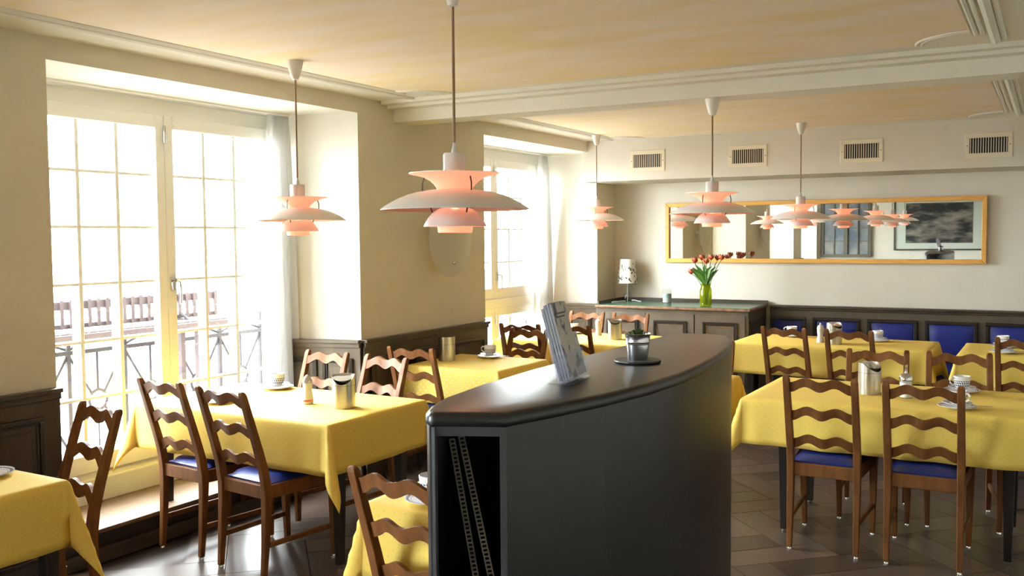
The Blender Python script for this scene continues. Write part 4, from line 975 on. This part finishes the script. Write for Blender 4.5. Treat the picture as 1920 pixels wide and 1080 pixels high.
# ------------------------------------------------------------ rear wall, seen in the mirror
rw = thing('interior_window', 'olive brown internal window with small panes on the rear wall, seen in the mirror', 'window', (RX, 3.35, 0.87))
f = MB(); f.box(0, 0.05, -0.58, 0.58, 0, 0.07); f.box(0, 0.05, -0.58, 0.58, 1.33, 1.4); f.box(0, 0.05, -0.58, -0.5, 0.07, 1.33); f.box(0, 0.05, 0.5, 0.58, 0.07, 1.33); f.box(0, 0.055, -0.045, 0.045, 0.07, 1.33)
f.obj('frame', M['oldwin'], rw, bevel=0.004)
for a0, a1 in ((-0.5, -0.045), (0.045, 0.5)):
    m_ = (a0+a1)/2
    MB().box(0.01, 0.04, m_-0.014, m_+0.014, 0.07, 1.33).obj('glazing_bar', M['oldwin'], rw)
    for z in (0.385, 0.70, 1.015): MB().box(0.01, 0.038, a0, a1, z-0.013, z+0.013).obj('glazing_bar', M['oldwin'], rw)
    for b0, b1 in ((a0, m_), (m_, a1)):
        for z0, z1 in ((0.07, 0.385), (0.385, 0.7), (0.7, 1.015), (1.015, 1.33)): MB().box(0.012, 0.018, b0+0.002, b1-0.002, z0+0.002, z1-0.002).obj('pane', M['bluepane'], rw)
pc = thing('framed_picture', 'large dark framed landscape print on the rear wall, seen in the mirror', 'picture', (RX, 1.30, 1.03))
f = MB(); f.box(0.0, 0.03, -0.98, 0.98, 0, 0.035); f.box(0, 0.03, -0.98, 0.98, 1.285, 1.32); f.box(0, 0.03, -0.98, -0.945, 0.035, 1.285); f.box(0, 0.03, 0.945, 0.98, 0.035, 1.285); f.obj('frame', M['oldwin'], pc, bevel=0.004)
MB().box(0.004, 0.012, -0.945, 0.945, 0.035, 1.285).obj('mount', M['mat'], pc)
MB().box(0.012, 0.014, -0.70, 0.72, 0.17, 1.10).obj('print', M['litho'], pc)

# ------------------------------------------------------------ outside: balcony, railing, bench, street and far house
struct('trim_30', MB().box(-8, 14, 4.78, 6.2, -0.15, 0.02), M['pave']).name = 'balcony_floor'
def railing(x0, x1, label):
    t = thing('balcony_railing', label, 'railing', ((x0+x1)/2, 5.72, 0.02), 0, 'iron balcony railings'); h = (x1-x0)/2
    MB().box(-h, h, -0.02, 0.02, 0.83, 0.86).obj('top_rail', M['iron'], t, bevel=0.004)
    MB().box(-h, h, -0.012, 0.012, 0.10, 0.12).obj('bottom_rail', M['iron'], t)
    n = max(2, int(round((x1-x0)/0.42))); st_ = 2*h/n
    for i in range(n+1): x = -h+i*st_; MB().box(x-0.014, x+0.014, -0.014, 0.014, 0.0, 1.0 if i % 2 else 0.95).obj('baluster', M['iron'], t)
    for i in range(n):
        cx = -h+(i+0.5)*st_; g = MB(); cz = 0.50; r_ = 0.07
        g.tube([(cx+r_*math.cos(2*math.pi*k/20), 0, cz+r_*math.sin(2*math.pi*k/20)) for k in range(21)], 0.012, 6)
        for sx in (-1, 1):
            for sz in (-1, 1): g.tube([(cx+sx*r_*0.7, 0, cz+sz*r_*0.7), (cx+sx*st_*0.48, 0, cz+sz*0.32)], 0.010, 6)
        g.tube([(cx, 0, cz+r_), (cx, 0, 0.83)], 0.010, 6); g.tube([(cx, 0, cz-r_), (cx, 0, 0.12)], 0.006, 6)
        g.tube([(cx-st_*0.45+st_*0.9*k/10, 0, 0.87+0.05*math.sin(math.pi*k/10)) for k in range(11)], 0.010, 6)
        g.obj('scroll_ring', M['iron'], t, smooth=True)
railing(2.6, 7.0, 'wrought iron balcony railing with rings outside the large door')
railing(7.1, 12.0, 'wrought iron balcony railing outside the far window')
bn = thing('slatted_bench', 'brown slatted bench outside the large balcony door', 'bench', (4.0, 5.5, 0.02))
MB().box(-1.25, 1.12, 0.10, 0.13, 1.145, 1.20).obj('top_rail', M['slatwood'], bn, bevel=0.004)
MB().box(-1.25, 1.12, 0.10, 0.13, 1.02, 1.05).obj('lower_rail', M['slatwood'], bn, bevel=0.004)
MB().box(-1.25, 1.12, -0.16, -0.13, 0.945, 1.005).obj('front_board', M['slatwood'], bn, bevel=0.004)
MB().box(-1.25, 1.12, 0.12, 0.15, 0.945, 1.005).obj('rear_board', M['slatwood'], bn, bevel=0.004)
for i in range(35): x = -1.22+2.31*i/34; MB().box(x-0.012, x+0.012, 0.085, 0.10, 1.02, 1.21).obj('back_slat', M['slatwood'], bn)
for i in range(35): x = -1.22+2.31*i/34; MB().box(x-0.022, x+0.022, -0.13, 0.10, 1.0, 1.012).obj('seat_slat', M['slatwood'], bn)
for x in (-1.1, 0.75):
    MB().tube([(x, -0.13, 0.93), (x, 0.08, 1.06)], 0.012, 8).obj('brace', M['iron'], bn, smooth=True)
    MB().box(x-0.02, x+0.02, -0.12, -0.08, 0.0, 0.945).obj('leg', M['slatwood'], bn); MB().box(x-0.02, x+0.02, 0.06, 0.10, 0.0, 1.02).obj('leg', M['slatwood'], bn)
struct('street_ground', MB().box(-60, 240, 6.5, 140, -8.2, -8.0), M['pave'])
fb = thing('stone_building', 'pale stone building with arched windows far across the street', 'building', (80, 62, -8))
MB().box(-70, 70, 0, 12, 0, 12.4).obj('facade', M['facade'], fb)
cn = MB(); cn.box(-70.3, 70.3, -0.5, 0, 12.0, 12.8); cn.box(-70, 70, -0.25, 0, 7.2, 7.6); cn.obj('cornice', M['facade'], fb)
for i in range(34):
    x = -46+i*3.0
    if x > 40: break
    w_ = MB(); pts = [(x-0.7, 8.3), (x+0.7, 8.3)]+[(x+0.7*math.cos(R(q)), 9.9+0.7*math.sin(R(q))) for q in range(0, 181, 30)]
    w_.v += [(a_, -0.06, b_) for a_, b_ in pts]+[(a_, 0.1, b_) for a_, b_ in pts]; n = len(pts)
    w_.face(list(range(n))); w_.face([n+q for q in range(n)][::-1])
    for q in range(n): w_.face([q, (q+1) % n, n+(q+1) % n, n+q])
    w_.obj('arched_window', M['facwin'], fb)
    MB().box(x-0.6, x+0.6, -0.06, 0.1, 3.2, 5.6).obj('lower_window', M['facwin'], fb)
